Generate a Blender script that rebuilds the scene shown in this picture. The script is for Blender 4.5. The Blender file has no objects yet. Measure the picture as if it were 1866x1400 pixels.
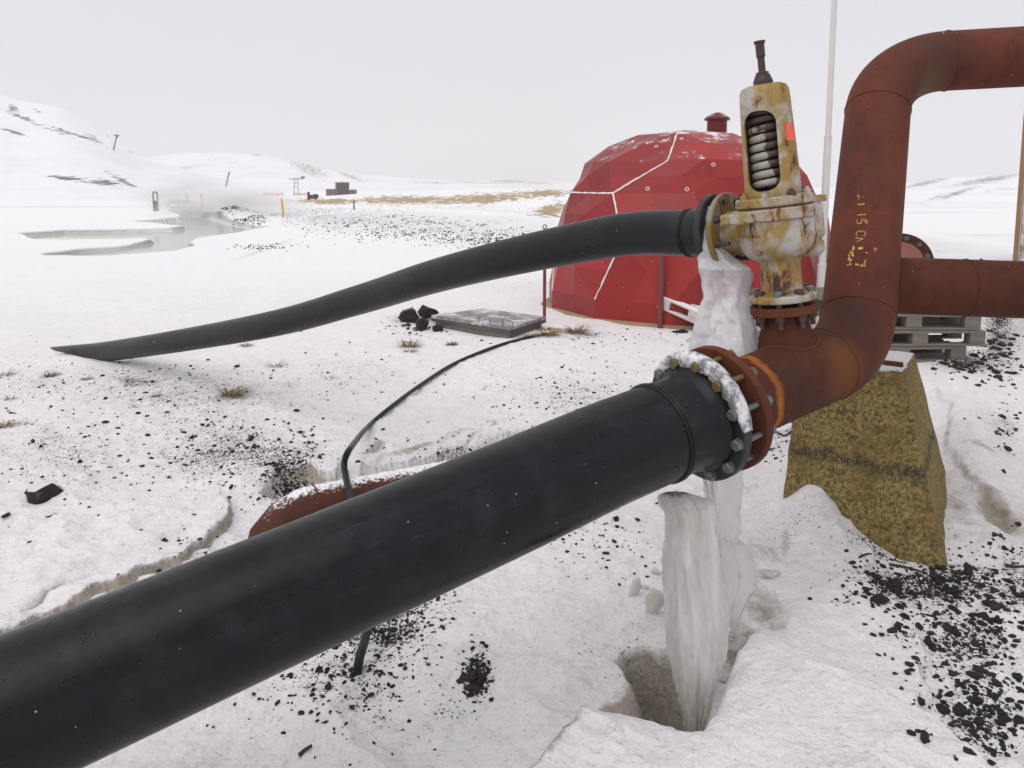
import bpy, bmesh, math, random
import numpy as np
from mathutils import Vector, Matrix
from mathutils.bvhtree import BVHTree
random.seed(7); rng = np.random.default_rng(7)
S = bpy.context.scene

# ------------------------------------------------------------------ camera, sky, sun, exposure
FP = 1400.0; TH = math.radians(6.6); CT, ST = math.cos(TH), math.sin(TH)
CX, CY, EYE = 933.0, 502.0, 1.6
cam = bpy.data.cameras.new("camera"); camo = bpy.data.objects.new("camera", cam); S.collection.objects.link(camo)
camo.location = (0, 0, EYE); camo.rotation_euler = (math.pi/2 - TH, 0, 0)
cam.sensor_width = 36; cam.lens = 36*FP/1866; cam.shift_y = -(700-CY)/1866
cam.clip_start = 0.05; cam.clip_end = 6000
S.camera = camo
SUN_EL, SUN_ROT = math.radians(56), math.radians(-60)
w = bpy.data.worlds.new("World"); S.world = w; w.use_nodes = True
nt = w.node_tree; nt.nodes.clear()
sky = nt.nodes.new("ShaderNodeTexSky"); sky.sky_type = 'NISHITA'; sky.sun_disc = False
sky.sun_elevation = SUN_EL; sky.sun_rotation = SUN_ROT; sky.air_density = 1.0; sky.dust_density = 6
mixw = nt.nodes.new("ShaderNodeMix"); mixw.data_type = 'RGBA'; mixw.inputs[0].default_value = 0.95
mixw.inputs[7].default_value = (7.08, 7.03, 7.38, 1)
bg = nt.nodes.new("ShaderNodeBackground"); bg.inputs[1].default_value = 0.1
out = nt.nodes.new("ShaderNodeOutputWorld")
nt.links.new(sky.outputs[0], mixw.inputs[6]); nt.links.new(mixw.outputs[2], bg.inputs[0]); nt.links.new(bg.outputs[0], out.inputs[0])
sl = bpy.data.lights.new("sun", 'SUN'); sl.energy = 1.5; sl.angle = math.radians(55); sl.color = (1, .975, .95)
so = bpy.data.objects.new("sun", sl); S.collection.objects.link(so)
# sun from behind-left, high: direction towards the sun
sd = Vector((-0.55*math.cos(SUN_EL), -0.75*math.cos(SUN_EL), math.sin(SUN_EL))).normalized()
so.rotation_euler = sd.to_track_quat('Z', 'Y').to_euler()
S.view_settings.view_transform = 'Standard'; S.view_settings.look = 'None'
S.view_settings.exposure = 0.09; S.view_settings.gamma = 1
S.cycles.max_bounces = 6; S.cycles.volume_bounces = 1; S.cycles.transmission_bounces = 6
S.cycles.use_denoising = True
S.cycles.volume_step_rate = 4; S.cycles.volume_max_steps = 64

# ------------------------------------------------------------------ survey helpers (photo measurements -> metres)
def C(px, py, Z):
    xc = (px-CX)/FP*Z; yc = (CY-py)/FP*Z
    return Vector((xc, Z*CT + yc*ST, EYE + yc*CT - Z*ST))
def G(px, py, z=0.0):
    d = C(px, py, 1.0) - Vector((0, 0, EYE))
    t = (z-EYE)/d.z
    return Vector((0, 0, EYE)) + d*t
def proj(x, y, z):
    zz = z-EYE
    Zc = y*CT - zz*ST; yc = y*ST + zz*CT
    Zc = np.where(Zc < .05, .05, Zc)
    return CX + FP*x/Zc, CY - FP*yc/Zc

# ------------------------------------------------------------------ noise
def _hash(ix, iy, seed):
    n = (ix.astype(np.int64)*374761393 + iy.astype(np.int64)*668265263 + seed*1274126177) & 0xFFFFFFFF
    n = ((n ^ (n >> 13))*1274126177) & 0xFFFFFFFF
    n = n ^ (n >> 16)
    return (n & 0xFFFF)/65535.0
def vn(x, y, seed=0):
    ix = np.floor(x); iy = np.floor(y); fx = x-ix; fy = y-iy
    fx = fx*fx*fx*(fx*(fx*6-15)+10); fy = fy*fy*fy*(fy*(fy*6-15)+10)
    a = _hash(ix, iy, seed); b = _hash(ix+1, iy, seed); c = _hash(ix, iy+1, seed); d = _hash(ix+1, iy+1, seed)
    return (a*(1-fx)+b*fx)*(1-fy) + (c*(1-fx)+d*fx)*fy
def fbm(x, y, octv=4, seed=0, gain=.5):
    s = 0; a = 1; t = 0
    for i in range(octv):
        s = s + a*(vn(x*2**i+13.7*i, y*2**i+7.1*i, seed+i)*2-1); t += a; a *= gain
    return s/t
def ss(a, b, x):
    t = np.clip((x-a)/(b-a), 0, 1); return t*t*(3-2*t)

# ------------------------------------------------------------------ object helpers
COL = S.collection
def link(name, me, m=None, parent=None):
    o = bpy.data.objects.new(name, me); COL.objects.link(o)
    if m is not None: me.materials.append(m)
    if parent is not None: o.parent = parent
    return o
def tag(o, label=None, cat=None, group=None, kind=None):
    if label: o["label"] = label
    if cat: o["category"] = cat
    if group: o["group"] = group
    if kind: o["kind"] = kind
    return o
def empty(name, label, cat, loc=(0, 0, 0), group=None):
    o = bpy.data.objects.new(name, None); COL.objects.link(o); o.location = loc
    o.empty_display_size = .1
    return tag(o, label, cat, group)
class MB:
    """vertex and face collector -> one mesh object"""
    def __init__(s): s.v = []; s.f = []
    def add(s, v, f):
        n = len(s.v); s.v.extend([tuple(p) for p in v]); s.f.extend([tuple(i+n for i in q) for q in f]); return s
    def mesh(s, name="m", smooth=True, angle=35):
        me = bpy.data.meshes.new(name); me.from_pydata(s.v, [], s.f); me.update()
        bm = bmesh.new(); bm.from_mesh(me); bmesh.ops.recalc_face_normals(bm, faces=bm.faces); bm.to_mesh(me); bm.free()
        if smooth:
            me.polygons.foreach_set("use_smooth", [True]*len(me.polygons)); me.set_sharp_from_angle(angle=math.radians(angle))
        return me
    def build(s, name, m, parent=None, smooth=True, angle=35, origin=None):
        me = s.mesh(name, smooth, angle)
        if origin is not None: me.transform(Matrix.Translation(-Vector(origin)))
        o = link(name, me, m, parent)
        if origin is not None: o.location = origin
        return o
def frame(a, up=(0, 0, 1)):
    a = Vector(a).normalized(); u = Vector(up)
    if abs(a.dot(u)) > .99: u = Vector((0, 1, 0))
    e1 = a.cross(u).normalized(); e2 = e1.cross(a).normalized()
    return a, e1, e2      # e1 sideways, e2 up-ish
def lathe(prof, o, a, n=48, up=(0, 0, 1), closed=False, a0=0, a1=2*math.pi):
    """profile [(s, r)] about axis a from o"""
    a, e1, e2 = frame(a, up); o = Vector(o); V = []; F = []
    full = abs(a1-a0-2*math.pi) < 1e-6; m = n if full else n+1
    for (s_, r) in prof:
        for k in range(m):
            t = a0+(a1-a0)*k/n
            V.append(o + a*s_ + (e1*math.cos(t)+e2*math.sin(t))*max(r, 1e-5))
    for i in range(len(prof)-1+(1 if closed else 0)):
        i2 = (i+1) % len(prof)
        for k in range(n):
            k2 = (k+1) % m
            F.append((i*m+k, i*m+k2, i2*m+k2, i2*m+k))
    if full and not closed:
        if prof[0][1] > 1e-4: F.append(tuple(range(m))[::-1])
        if prof[-1][1] > 1e-4: F.append(tuple((len(prof)-1)*m+k for k in range(m)))
    return V, F
def tube(pts, r, n=32, caps=True, flat=1.0, up=(0, 0, 1)):
    """sweep along points with parallel transport, r a number or a list"""
    P = [Vector(p) for p in pts]; N = len(P); rr = r if hasattr(r, '__len__') else [r]*N
    V = []; F = []; e = None
    for i in range(N):
        t = (P[min(i+1, N-1)]-P[max(i-1, 0)]).normalized()
        if e is None: _, e, _2 = frame(t, up)
        e = (e - t*e.dot(t)).normalized(); b = t.cross(e)
        for k in range(n):
            q = 2*math.pi*k/n
            V.append(P[i]+(e*math.cos(q)+b*math.sin(q)*flat)*rr[i])
    for i in range(N-1):
        for k in range(n):
            k2 = (k+1) % n
            F.append((i*n+k, i*n+k2, (i+1)*n+k2, (i+1)*n+k))
    if caps: F.append(tuple(range(n))[::-1]); F.append(tuple((N-1)*n+k for k in range(n)))
    return V, F
def catmull(P, sub=8):
    P = [Vector(p) for p in P]; out = []
    Q = [P[0]*2-P[1]]+P+[P[-1]*2-P[-2]]
    for i in range(1, len(Q)-2):
        for k in range(sub):
            t = k/sub; a, b, c, d = Q[i-1], Q[i], Q[i+1], Q[i+2]
            out.append(.5*((2*b)+(c-a)*t+(2*a-5*b+4*c-d)*t*t+(3*b-a-3*c+d)*t**3))
    out.append(P[-1]); return out
def box(c, sx, sy, sz, M=None, bev=0.0):
    """box with chamfered long edges"""
    bm = bmesh.new(); bmesh.ops.create_cube(bm, size=1)
    bmesh.ops.scale(bm, vec=(sx, sy, sz), verts=bm.verts)
    if bev: bmesh.ops.bevel(bm, geom=bm.edges[:], offset=bev, segments=1, affect='EDGES', profile=.5)
    if M is not None: bm.transform(M.to_4x4() if len(M) == 3 else M)
    bm.transform(Matrix.Translation(Vector(c)))
    bm.verts.index_update()
    V = [v.co.copy() for v in bm.verts]; F = [tuple(v.index for v in f.verts) for f in bm.faces]; bm.free()
    return V, F
def hexnut(o, a, af, h, rot=0, dome=.15, washer=0):
    a, e1, e2 = frame(a); o = Vector(o); R = af/math.sqrt(3); V = []; F = []
    rings = [(0, R), (h*(1-dome), R), (h, R*.86), (h, 0)]
    for s_, r in rings[:3]:
        for k in range(6):
            t = rot+k*math.pi/3; V.append(o+a*s_+(e1*math.cos(t)+e2*math.sin(t))*r)
    for i in range(2):
        for k in range(6): F.append((i*6+k, i*6+(k+1) % 6, (i+1)*6+(k+1) % 6, (i+1)*6+k))
    F.append(tuple(range(12, 18))); F.append(tuple(range(6))[::-1])
    if washer:
        v2, f2 = lathe([(-washer, R*1.12), (0, R*1.12)], o, a, 18); n = len(V); V += v2; F += [tuple(i+n for i in q) for q in f2]
    return V, F
def rockmesh(seed, sx=1, sy=1, sz=.7, rough=.35, sub=2):
    r = random.Random(seed); bm = bmesh.new(); bmesh.ops.create_icosphere(bm, subdivisions=sub, radius=1)
    off = [Vector((r.uniform(-1, 1), r.uniform(-1, 1), r.uniform(-1, 1))).normalized() for _ in range(9)]
    cut = [r.uniform(.45, .85) for _ in range(9)]
    for v in bm.verts:
        for o_, c_ in zip(off, cut):
            d = v.co.dot(o_)
            if d > c_: v.co -= o_*(d-c_)
        v.co *= 1+r.uniform(-rough, rough)*.35
    bmesh.ops.scale(bm, vec=(sx, sy, sz), verts=bm.verts)
    bm.verts.index_update()
    V = np.array([v.co[:] for v in bm.verts]); F = [tuple(v.index for v in f.verts) for f in bm.faces]; bm.free()
    return V, F

# ------------------------------------------------------------------ material helpers
class N:
    def __init__(s, name):
        s.m = bpy.data.materials.new(name); s.m.use_nodes = True; s.t = s.m.node_tree; s.t.nodes.clear()
        s.o = s.n("ShaderNodeOutputMaterial"); s.b = s.n("ShaderNodeBsdfPrincipled"); s.l(s.b.outputs[0], s.o.inputs[0])
        s.co = s.n("ShaderNodeTexCoord")
    def n(s, t, **k):
        q = s.t.nodes.new(t)
        for a, b in k.items(): setattr(q, a, b)
        return q
    def l(s, a, b): s.t.links.new(a, b)
    def put(s, inp, v):
        if isinstance(v, bpy.types.NodeSocket): s.l(v, inp)
        elif hasattr(v, '__len__') and len(v) == 3 and inp.type == 'RGBA': inp.default_value = (*v, 1)
        else: inp.default_value = v
    def mapv(s, scale=(1, 1, 1), rot=(0, 0, 0), src='Object'):
        q = s.n("ShaderNodeMapping"); s.l(s.co.outputs[src], q.inputs[0]); q.inputs['Scale'].default_value = scale; q.inputs['Rotation'].default_value = rot
        return q.outputs[0]
    def noise(s, scale, detail=4, rough=.55, vec=None, dist=0):
        q = s.n("ShaderNodeTexNoise"); s.l(vec if vec is not None else s.co.outputs['Object'], q.inputs['Vector'])
        q.inputs['Scale'].default_value = scale; q.inputs['Detail'].default_value = detail; q.inputs['Roughness'].default_value = rough; q.inputs['Distortion'].default_value = dist
        return q.outputs[0]
    def voro(s, scale, feature='F1', vec=None, rnd=1):
        q = s.n("ShaderNodeTexVoronoi", feature=feature); s.l(vec if vec is not None else s.co.outputs['Object'], q.inputs['Vector'])
        q.inputs['Scale'].default_value = scale; q.inputs['Randomness'].default_value = rnd
        return q.outputs[0]
    def step(s, v, a, b, lo=0.0, hi=1.0):
        q = s.n("ShaderNodeMapRange"); s.put(q.inputs[0], v); s.put(q.inputs[1], a); s.put(q.inputs[2], b); s.put(q.inputs[3], lo); s.put(q.inputs[4], hi); q.clamp = True
        return q.outputs[0]
    def math(s, op, a, b=0.0):
        q = s.n("ShaderNodeMath", operation=op); s.put(q.inputs[0], a); s.put(q.inputs[1], b); return q.outputs[0]
    def mix(s, f, a, b):
        q = s.n("ShaderNodeMix", data_type='RGBA'); s.put(q.inputs[0], f); s.put(q.inputs[6], a); s.put(q.inputs[7], b); return q.outputs[2]
    def bump(s, h, strength=.3, dist=.01, prev=None):
        q = s.n("ShaderNodeBump"); s.put(q.inputs['Height'], h); q.inputs['Strength'].default_value = strength; q.inputs['Distance'].default_value = dist
        if prev is not None: s.l(prev, q.inputs['Normal'])
        return q.outputs[0]
    def set(s, **k):
        nm = dict(color='Base Color', rough='Roughness', metal='Metallic', normal='Normal', spec='Specular IOR Level', trans='Transmission Weight', sss='Subsurface Weight', coat='Coat Weight', ior='IOR')
        for a, b in k.items(): s.put(s.b.inputs[nm[a]], b)
        return s.m
    def attr(s, name):
        q = s.n("ShaderNodeAttribute", attribute_name=name); c = s.n("ShaderNodeSeparateColor"); s.l(q.outputs['Color'], c.inputs[0]); return c.outputs
    def nz(s):
        g = s.n("ShaderNodeNewGeometry"); q = s.n("ShaderNodeSeparateXYZ"); s.l(g.outputs['Normal'], q.inputs[0]); return q.outputs[2]

def simple(name, col, rough=.6, var=.15, scale=20, metal=0, bump=.2, spec=.5):
    m = N(name); n1 = m.noise(scale, 5)
    c = m.mix(n1, tuple(x*(1-var*1.6) for x in col), tuple(min(1, x*(1+var*1.6)) for x in col))
    return m.set(color=c, rough=rough, metal=metal, spec=spec, normal=m.bump(m.noise(scale*4, 4), bump, .004))

def rust(name, base=(.116, .033, .019), dark=(.040, .018, .017), org=(.22, .068, .018), orange=.35, snow=None, stains_and_tones=None):
    m = N(name)
    big = m.noise(2.3, 5, .6, dist=.3); mid = m.noise(9, 6, .65); fine = m.noise(230, 3, .7); mott = m.noise(48, 4, .7)
    c = m.mix(m.step(big, .38, .68), base, dark)
    c = m.mix(m.step(mid, .35, .7, 0, .55), c, tuple(x*1.25 for x in base))
    c = m.mix(m.math('MULTIPLY', m.step(m.noise(3.1, 5, .7, vec=m.mapv((1, 1, .6), (0.4, .2, 0))), .53, .70), orange), c, org)
    c = m.mix(m.step(mott, .45, .75, 0, .35), c, tuple(x*.55 for x in base))
    c = m.mix(m.step(fine, .3, .75, 0, .5), c, tuple(x*1.5 for x in base))
    r = m.step(mid, .3, .7, .55, .78); nrm = m.bump(fine, .3, .002); nrm = m.bump(mott, .2, .004, nrm)
    c = m.mix(m.step(m.voro(21), .022, .03, 1, 0), c, (.75, .74, .74)); c = m.mix(m.math('MULTIPLY', m.step(m.noise(18, 6, .78, vec=m.mapv((1, 1, .3))), .50, .70), .55), c, tuple(x*.5 for x in base))
    if stains_and_tones:
        for (kind, P, A_, w_, col, k) in stains_and_tones:
            sb = m.n("ShaderNodeVectorMath", operation='SUBTRACT'); m.l(m.co.outputs['Object'], sb.inputs[0]); sb.inputs[1].default_value = P
            if kind == 'band':
                dt = m.n("ShaderNodeVectorMath", operation='DOT_PRODUCT'); m.l(sb.outputs[0], dt.inputs[0]); dt.inputs[1].default_value = A_; d_ = m.math('ABSOLUTE', m.math('ADD', dt.outputs['Value'], m.math('MULTIPLY', m.math('SUBTRACT', m.noise(7, 4), .5), .09)))
            else:
                ln = m.n("ShaderNodeVectorMath", operation='LENGTH'); m.l(sb.outputs[0], ln.inputs[0]); d_ = m.math('ADD', ln.outputs['Value'], m.math('MULTIPLY', m.math('SUBTRACT', m.noise(6, 4), .5), .2))
            f_ = m.math('MULTIPLY', m.step(d_, w_*.25, w_, 1, 0), m.step(m.noise(24, 5, .7), .3, .6, k*.5, k)); c = m.mix(f_, c, col)
    if snow is not None:
        f = m.math('ADD', m.nz(), m.math('MULTIPLY', m.math('SUBTRACT', m.noise(60, 5, .75), .5), .9))
        f = m.step(f, snow, snow+.12); c = m.mix(f, c, (.85, .84, .86)); r = m.math('MAXIMUM', r, f)
    return m.set(color=c, rough=r, normal=nrm, spec=.10)

_F = C(1283, 755, 2.56); _A = (C(1557, 643, 2.97)-_F).normalized()
M_RUST = rust("rusty_steel")
M_RUSTP = rust("rusty_steel_with_stains_and_tones", stains_and_tones=[('ball', C(1500, 690, 2.75), None, .50, (.050, .020, .014), .75), ('ball', C(1400, 720, 2.6), None, .3, (.045, .019, .015), .5), ('band', _F+_A*.225, _A, .022, (.40, .13, .022), .9), ('ball', C(1725, 118, 3.42), None, .26, (.045, .035, .035), .6), ('ball', C(1700, 165, 3.5), None, .14, (.13, .10, .045), .6),  # first two balls broadly darken the lower bend and flange end
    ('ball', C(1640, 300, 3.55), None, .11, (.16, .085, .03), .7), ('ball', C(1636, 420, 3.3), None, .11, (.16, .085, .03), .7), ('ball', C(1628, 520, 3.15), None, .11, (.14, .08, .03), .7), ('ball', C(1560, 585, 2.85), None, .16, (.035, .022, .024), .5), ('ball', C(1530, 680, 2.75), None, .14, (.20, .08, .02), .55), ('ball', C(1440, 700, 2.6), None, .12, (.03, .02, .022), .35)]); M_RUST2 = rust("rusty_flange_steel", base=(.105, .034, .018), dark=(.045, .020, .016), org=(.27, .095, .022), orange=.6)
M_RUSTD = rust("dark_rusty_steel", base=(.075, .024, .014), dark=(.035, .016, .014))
M_RUSTSNOW = rust("rusty_steel_with_snow", base=(.085, .033, .022), dark=(.035, .02, .018), orange=.9, snow=.85)

def pe(name, base=(.0036, .0030, .0045), axis=(1, 0, 0), rough=.30):
    m = N(name); ob = m.co.outputs['Object']
    dt = m.n("ShaderNodeVectorMath", operation='DOT_PRODUCT'); m.l(ob, dt.inputs[0]); dt.inputs[1].default_value = axis
    sc_ = m.n("ShaderNodeVectorMath", operation='SCALE'); sc_.inputs[0].default_value = axis; m.l(m.math('MULTIPLY', dt.outputs['Value'], .95), sc_.inputs['Scale'])
    sb = m.n("ShaderNodeVectorMath", operation='SUBTRACT'); m.l(ob, sb.inputs[0]); m.l(sc_.outputs[0], sb.inputs[1]); lon = sb.outputs[0]     # stretched along the pipe
    n1 = m.noise(3, 4); n2 = m.noise(35, 5, .6); long_ = m.noise(5, 5, .6, vec=m.mapv((1, 1, 1)))
    c = m.mix(n1, base, tuple(x*1.55 for x in base))
    c = m.mix(m.step(m.noise(16, 5, .65, vec=lon), .42, .66, 0, .85), c, (.0125, .0135, .0175)); c = m.mix(m.step(m.noise(9, 4, .6, vec=lon), .5, .7, 0, .7), c, (.011, .0075, .011))  # blue-grey and purple sheen painted into the colour as lengthwise bands
    sl_ = m.math('MULTIPLY', m.step(m.noise(150, 3, .6, vec=lon), .66, .69), m.step(m.noise(6, 4, .7), .5, .6)); c = m.mix(m.math('MULTIPLY', sl_, .5), c, (.09, .09, .10))
    # dried grime, light scratches
    c = m.mix(m.math('MULTIPLY', m.step(m.noise(7, 7, .72, dist=.4), .50, .72), .45), c, (.035, .033, .038))
    sc = m.step(m.voro(26, vec=m.mapv((1, .25, 3), (.5, .3, .9))), .0, .035, 1, 0)
    c = m.mix(m.math('MULTIPLY', sc, .5), c, (.3, .3, .31)); c = m.mix(m.math('MULTIPLY', m.step(m.voro(17), .022, .03, 1, 0), .8), c, (.75, .75, .77)); c = m.mix(m.math('MULTIPLY', m.step(m.noise(90, 5, .8, vec=m.mapv((.25, 1, 1), (.3, -.2, .5))), .64, .72), .25), c, (.12, .12, .13))
    drops = m.step(m.voro(40), .14, .21, 1, 0)
    region = m.step(m.noise(3.5, 3), .46, .56)
    drops = m.math('MULTIPLY', drops, region)
    c = m.mix(m.math('MULTIPLY', drops, .75), c, (.003, .003, .003))
    r = m.math('ADD', m.step(n2, .25, .75, rough-.10, rough+.06), m.step(m.noise(12, 4, .6, vec=lon), .35, .65, 0, .14)); r = m.mix(drops, r, (.08, .08, .08))
    nrm = m.bump(m.noise(180, 3), .05, .002); nrm = m.bump(m.noise(2.2, 3), .12, .03, nrm); nrm = m.bump(drops, .4, .003, nrm)
    return m.set(color=c, rough=r, normal=nrm, spec=.21)
M_PE = pe("black_polyethylene", axis=_A); M_PEB = pe("dark_grey_polyethylene", base=(.0095, .0095, .0115), axis=(C(1080, 437, 3.37)-C(651, 547, 4.75)).normalized(), rough=.36)

def ground_mat():
    m = N("snow_and_lava_ground"); a = m.attr("mask"); b = m.attr("mask2")
    o = m.co.outputs['Object']
    n1 = m.noise(1.3, 5, .6); n2 = m.noise(14, 5, .65)
    snow = m.mix(b[2], (.88, .875, .885), m.mix(m.step(n1, .35, .7), (.87, .845, .86), (.82, .79, .805)))
    snow = m.mix(m.step(n2, .5, .8, 0, .38), snow, (.55, .53, .535)); snow = m.mix(m.math('MULTIPLY', b[2], m.step(m.noise(45, 6, .75), .55, .78, 0, .42)), snow, (.42, .40, .40))
    snow = m.mix(m.math('MULTIPLY', m.step(a[0], .05, .9), m.step(m.noise(20, 6, .75), .42, .74, .0, .7)), snow, (.34, .31, .31))
    # dirty brown ice
    ice = m.mix(m.noise(22, 6, .7), (.20, .165, .125), (.60, .55, .48))
    f = m.math('ADD', a[1], m.math('MULTIPLY', m.math('SUBTRACT', m.noise(30, 6, .75), .5), .8))
    c = m.mix(m.math('MULTIPLY', m.step(f, .3, .62), m.step(a[1], .02, .12)), snow, ice)
    # fine lava grit
    lava = m.mix(m.noise(90, 4), (.012, .010, .011), (.045, .034, .032))
    v = m.math('ADD', m.math('MULTIPLY', m.noise(85, 4, .62), .75), m.math('MULTIPLY', m.noise(11, 3), .25))
    thr = m.step(a[0], 0, 1, .66, .42)
    g = m.math('MULTIPLY', m.step(m.math('SUBTRACT', v, thr), 0, .035), m.step(a[0], .0, .08))
    c = m.mix(g, c, lava)
    # faint wind-blown dust marks everywhere
    du = m.step(m.noise(34, 6, .7, vec=m.mapv((1, 2.2, 1), (0, 0, .5))), .57, .70, 0, .55)
    c = m.mix(m.math('MULTIPLY', du, m.step(b[2], 0, .6)), c, (.28, .25, .25))
    # far gravel bank and hill rocks
    v2 = m.math('ADD', m.math('MULTIPLY', m.noise(3.6, 5, .75), .8), m.math('MULTIPLY', m.noise(.5, 3), .2))
    thr2 = m.step(b[0], 0, 1, .72, .46)
    g2 = m.math('MULTIPLY', m.step(m.math('SUBTRACT', v2, thr2), 0, .05), m.step(b[0], .0, .08))
    c = m.mix(m.math('MULTIPLY', g2, .8), c, (.16, .14, .145)); c = m.mix(m.math('MULTIPLY', m.step(b[0], .1, .9), .30), c, (.30, .28, .29))
    # dry grass
    gr = m.mix(m.step(m.noise(2.2, 8, .85), .3, .7), (.15, .09, .04), (.62, .47, .27))
    v3 = m.math('ADD', a[2], m.math('MULTIPLY', m.math('SUBTRACT', m.noise(1.3, 7, .8, vec=m.mapv((1, .3, 1), (0, 0, .25))), .5), 3.6))
    c = m.mix(m.math('MULTIPLY', m.step(v3, .42, .62), m.step(a[2], .03, .15)), c, gr)
    # mud
    c = m.mix(m.math('MULTIPLY', b[1], .9), c, m.mix(m.noise(3, 6, .7), (.055, .05, .03), (.24, .20, .13)))
    nrm = m.bump(m.noise(60, 5, .7), .7, .016); nrm = m.bump(m.noise(9, 6, .65), .7, .045, nrm); nrm = m.bump(g, .6, .008, nrm)
    return m.set(color=c, rough=m.mix(m.step(a[1], .3, .8), (.75,)*3, (.38,)*3), normal=nrm, spec=.3)
M_GROUND = ground_mat()

def hill_mat():
    m = N("snowy_hillside"); a = m.attr("mask")
    v = m.math('ADD', m.math('ADD', m.math('MULTIPLY', m.noise(.6, 8, .8, vec=m.mapv((1, .3, 2.6), (0, 0, .3))), 1.5), -.30), m.math('MULTIPLY', m.noise(.05, 3), .1))
    thr = m.step(a[0], 0, 1, .74, .40)
    g = m.math('MULTIPLY', m.step(m.math('SUBTRACT', v, thr), 0, .05), m.step(a[0], 0, .08))
    c = m.mix(m.step(m.noise(.04, 5), .4, .65), (.88, .875, .89), (.80, .80, .82))
    c = m.mix(g, c, m.mix(m.noise(1.5, 4), (.06, .05, .055), (.20, .165, .165)))
    return m.set(color=c, rough=.9, normal=m.bump(m.noise(.35, 6, .7), .5, 1.2), spec=.2)
M_HILL = hill_mat()

def lava_mat(name="lava_stone", base=(.020, .017, .018), red=(.045, .026, .023), snow=None):
    m = N(name); c = m.mix(m.step(m.noise(8, 4), .45, .7), base, red)
    c = m.mix(m.step(m.noise(70, 4, .7), .55, .75, 0, .5), c, tuple(x*2.4 for x in base))
    if snow is not None:
        f = m.step(m.math('ADD', m.nz(), m.math('MULTIPLY', m.math('SUBTRACT', m.noise(25, 5, .7), .5), 1.1)), snow, snow+.12)
        c = m.mix(f, c, (.84, .83, .85))
    return m.set(color=c, rough=.85, normal=m.bump(m.noise(60, 5, .7), .7, .01), spec=.3)
M_LAVA = lava_mat(); M_LAVASNOW = lava_mat("lava_stone_with_snow", base=(.028, .023, .02), snow=.66)

def valve_mat(name="stained_silver_paint", dim=None):
    m = N(name)
    big = m.noise(7.5, 5, .6, dist=.5); b2 = m.noise(11, 6, .7, vec=m.mapv((1.3, 1.3, .45), (.1, .1, 0)), dist=.5); fine = m.noise(120, 4, .7)
    silver = m.mix(m.noise(60, 4), (.31, .30, .28), (.50, .48, .45))
    yel = m.mix(m.noise(45, 5, .7), (.16, .10, .02), (.42, .28, .06))
    c = m.mix(m.step(big, .42, .54, .04, .95), silver, yel)
    c = m.mix(m.step(b2, .50, .60, 0, .9), c, (.30, .13, .022))
    c = m.mix(m.step(b2, .56, .62, 0, .97), c, (.045, .018, .012))
    c = m.mix(m.step(fine, .62, .72, 0, .6), c, (.16, .11, .06))
    c = m.mix(m.step(m.noise(28, 6, .75), .66, .72, 0, .8), c, (.04, .026, .02))
    if dim: c = m.mix(dim, c, m.mix(m.noise(20, 5, .7), (.09, .045, .02), (.20, .12, .03)))
    return m.set(color=c, rough=m.step(big, .3, .7, .38, .6), metal=.15, normal=m.bump(fine, .35, .002, m.bump(m.noise(40, 4), .3, .004)), spec=.5)
M_VALVE = valve_mat(); M_VALVED = valve_mat("rusty_yellow_flange_paint", .6)
def spring_mat():
    m = N("spring_steel_flaking_paint")
    sb = m.n("ShaderNodeVectorMath", operation='SUBTRACT'); m.l(m.co.outputs['Object'], sb.inputs[0]); sb.inputs[1].default_value = C(1393, 280, 2.75)
    dt = m.n("ShaderNodeVectorMath", operation='DOT_PRODUCT'); m.l(sb.outputs[0], dt.inputs[0]); dt.inputs[1].default_value = (1, 0, .35)
    c = m.mix(m.step(m.math('ADD', m.math('MULTIPLY', dt.outputs['Value'], 6), m.math('MULTIPLY', m.math('SUBTRACT', m.noise(16, 4, .6), .5), .8)), -.06, -.02), m.mix(m.noise(50, 4), (.24, .225, .19), (.42, .40, .34)), (.055, .028, .026))
    return m.set(color=c, rough=.5, normal=m.bump(m.noise(80, 4), .4, .003))
M_SPRING = spring_mat()
def bolt_mat():
    m = N("zinc_bolt"); c = m.mix(m.noise(60, 5, .7), (.05, .06, .06), (.20, .22, .23)); c = m.mix(m.step(m.noise(40, 5, .7), .56, .68, 0, .8), c, (.33, .23, .08))
    return m.set(color=c, metal=.35, rough=.42, normal=m.bump(m.noise(150, 3), .3, .002))
M_BOLT = bolt_mat()
M_BRASSBOLT = simple("yellowed_bolt", (.15, .105, .045), .5, .5, 45, .3)
M_DARKBOLT = simple("dark_rusty_bolt", (.06, .035, .028), .6, .35, 60)
M_DARKMETAL = simple("dark_rusty_spindle", (.045, .022, .022), .55, .35, 40)
def dome_mat():
    m = N("red_painted_panel"); a = m.attr("facet_shade")
    c = m.mix(a[0], (.12, .010, .010), (.34, .024, .022)); c = m.mix(m.step(m.noise(2.2, 6, .7), .45, .75, 0, .35), c, (.26, .035, .03))
    c = m.mix(m.step(m.noise(40, 5, .7), .62, .72, 0, .4), c, (.16, .02, .02))
    f = m.math('ADD', m.nz(), m.math('MULTIPLY', m.math('SUBTRACT', m.noise(5, 6, .75), .5), 1.2)); c = m.mix(m.step(f, .96, 1.08, 0, .9), c, (.84, .82, .84))
    c = m.mix(m.step(m.voro(9), .025, .04, 1, 0), c, (.85, .84, .85))
    return m.set(color=c, rough=.42, normal=m.bump(m.noise(1.6, 3), .35, .06, m.bump(m.noise(60, 3), .1, .004)), spec=.28)
M_DOME = dome_mat()
M_REDPOST = simple("dull_red_post", (.17, .035, .035), .6, .3, 25)
M_SEAM = simple("snow_on_seam", (.82, .78, .77), .8, .08, 30)
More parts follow.
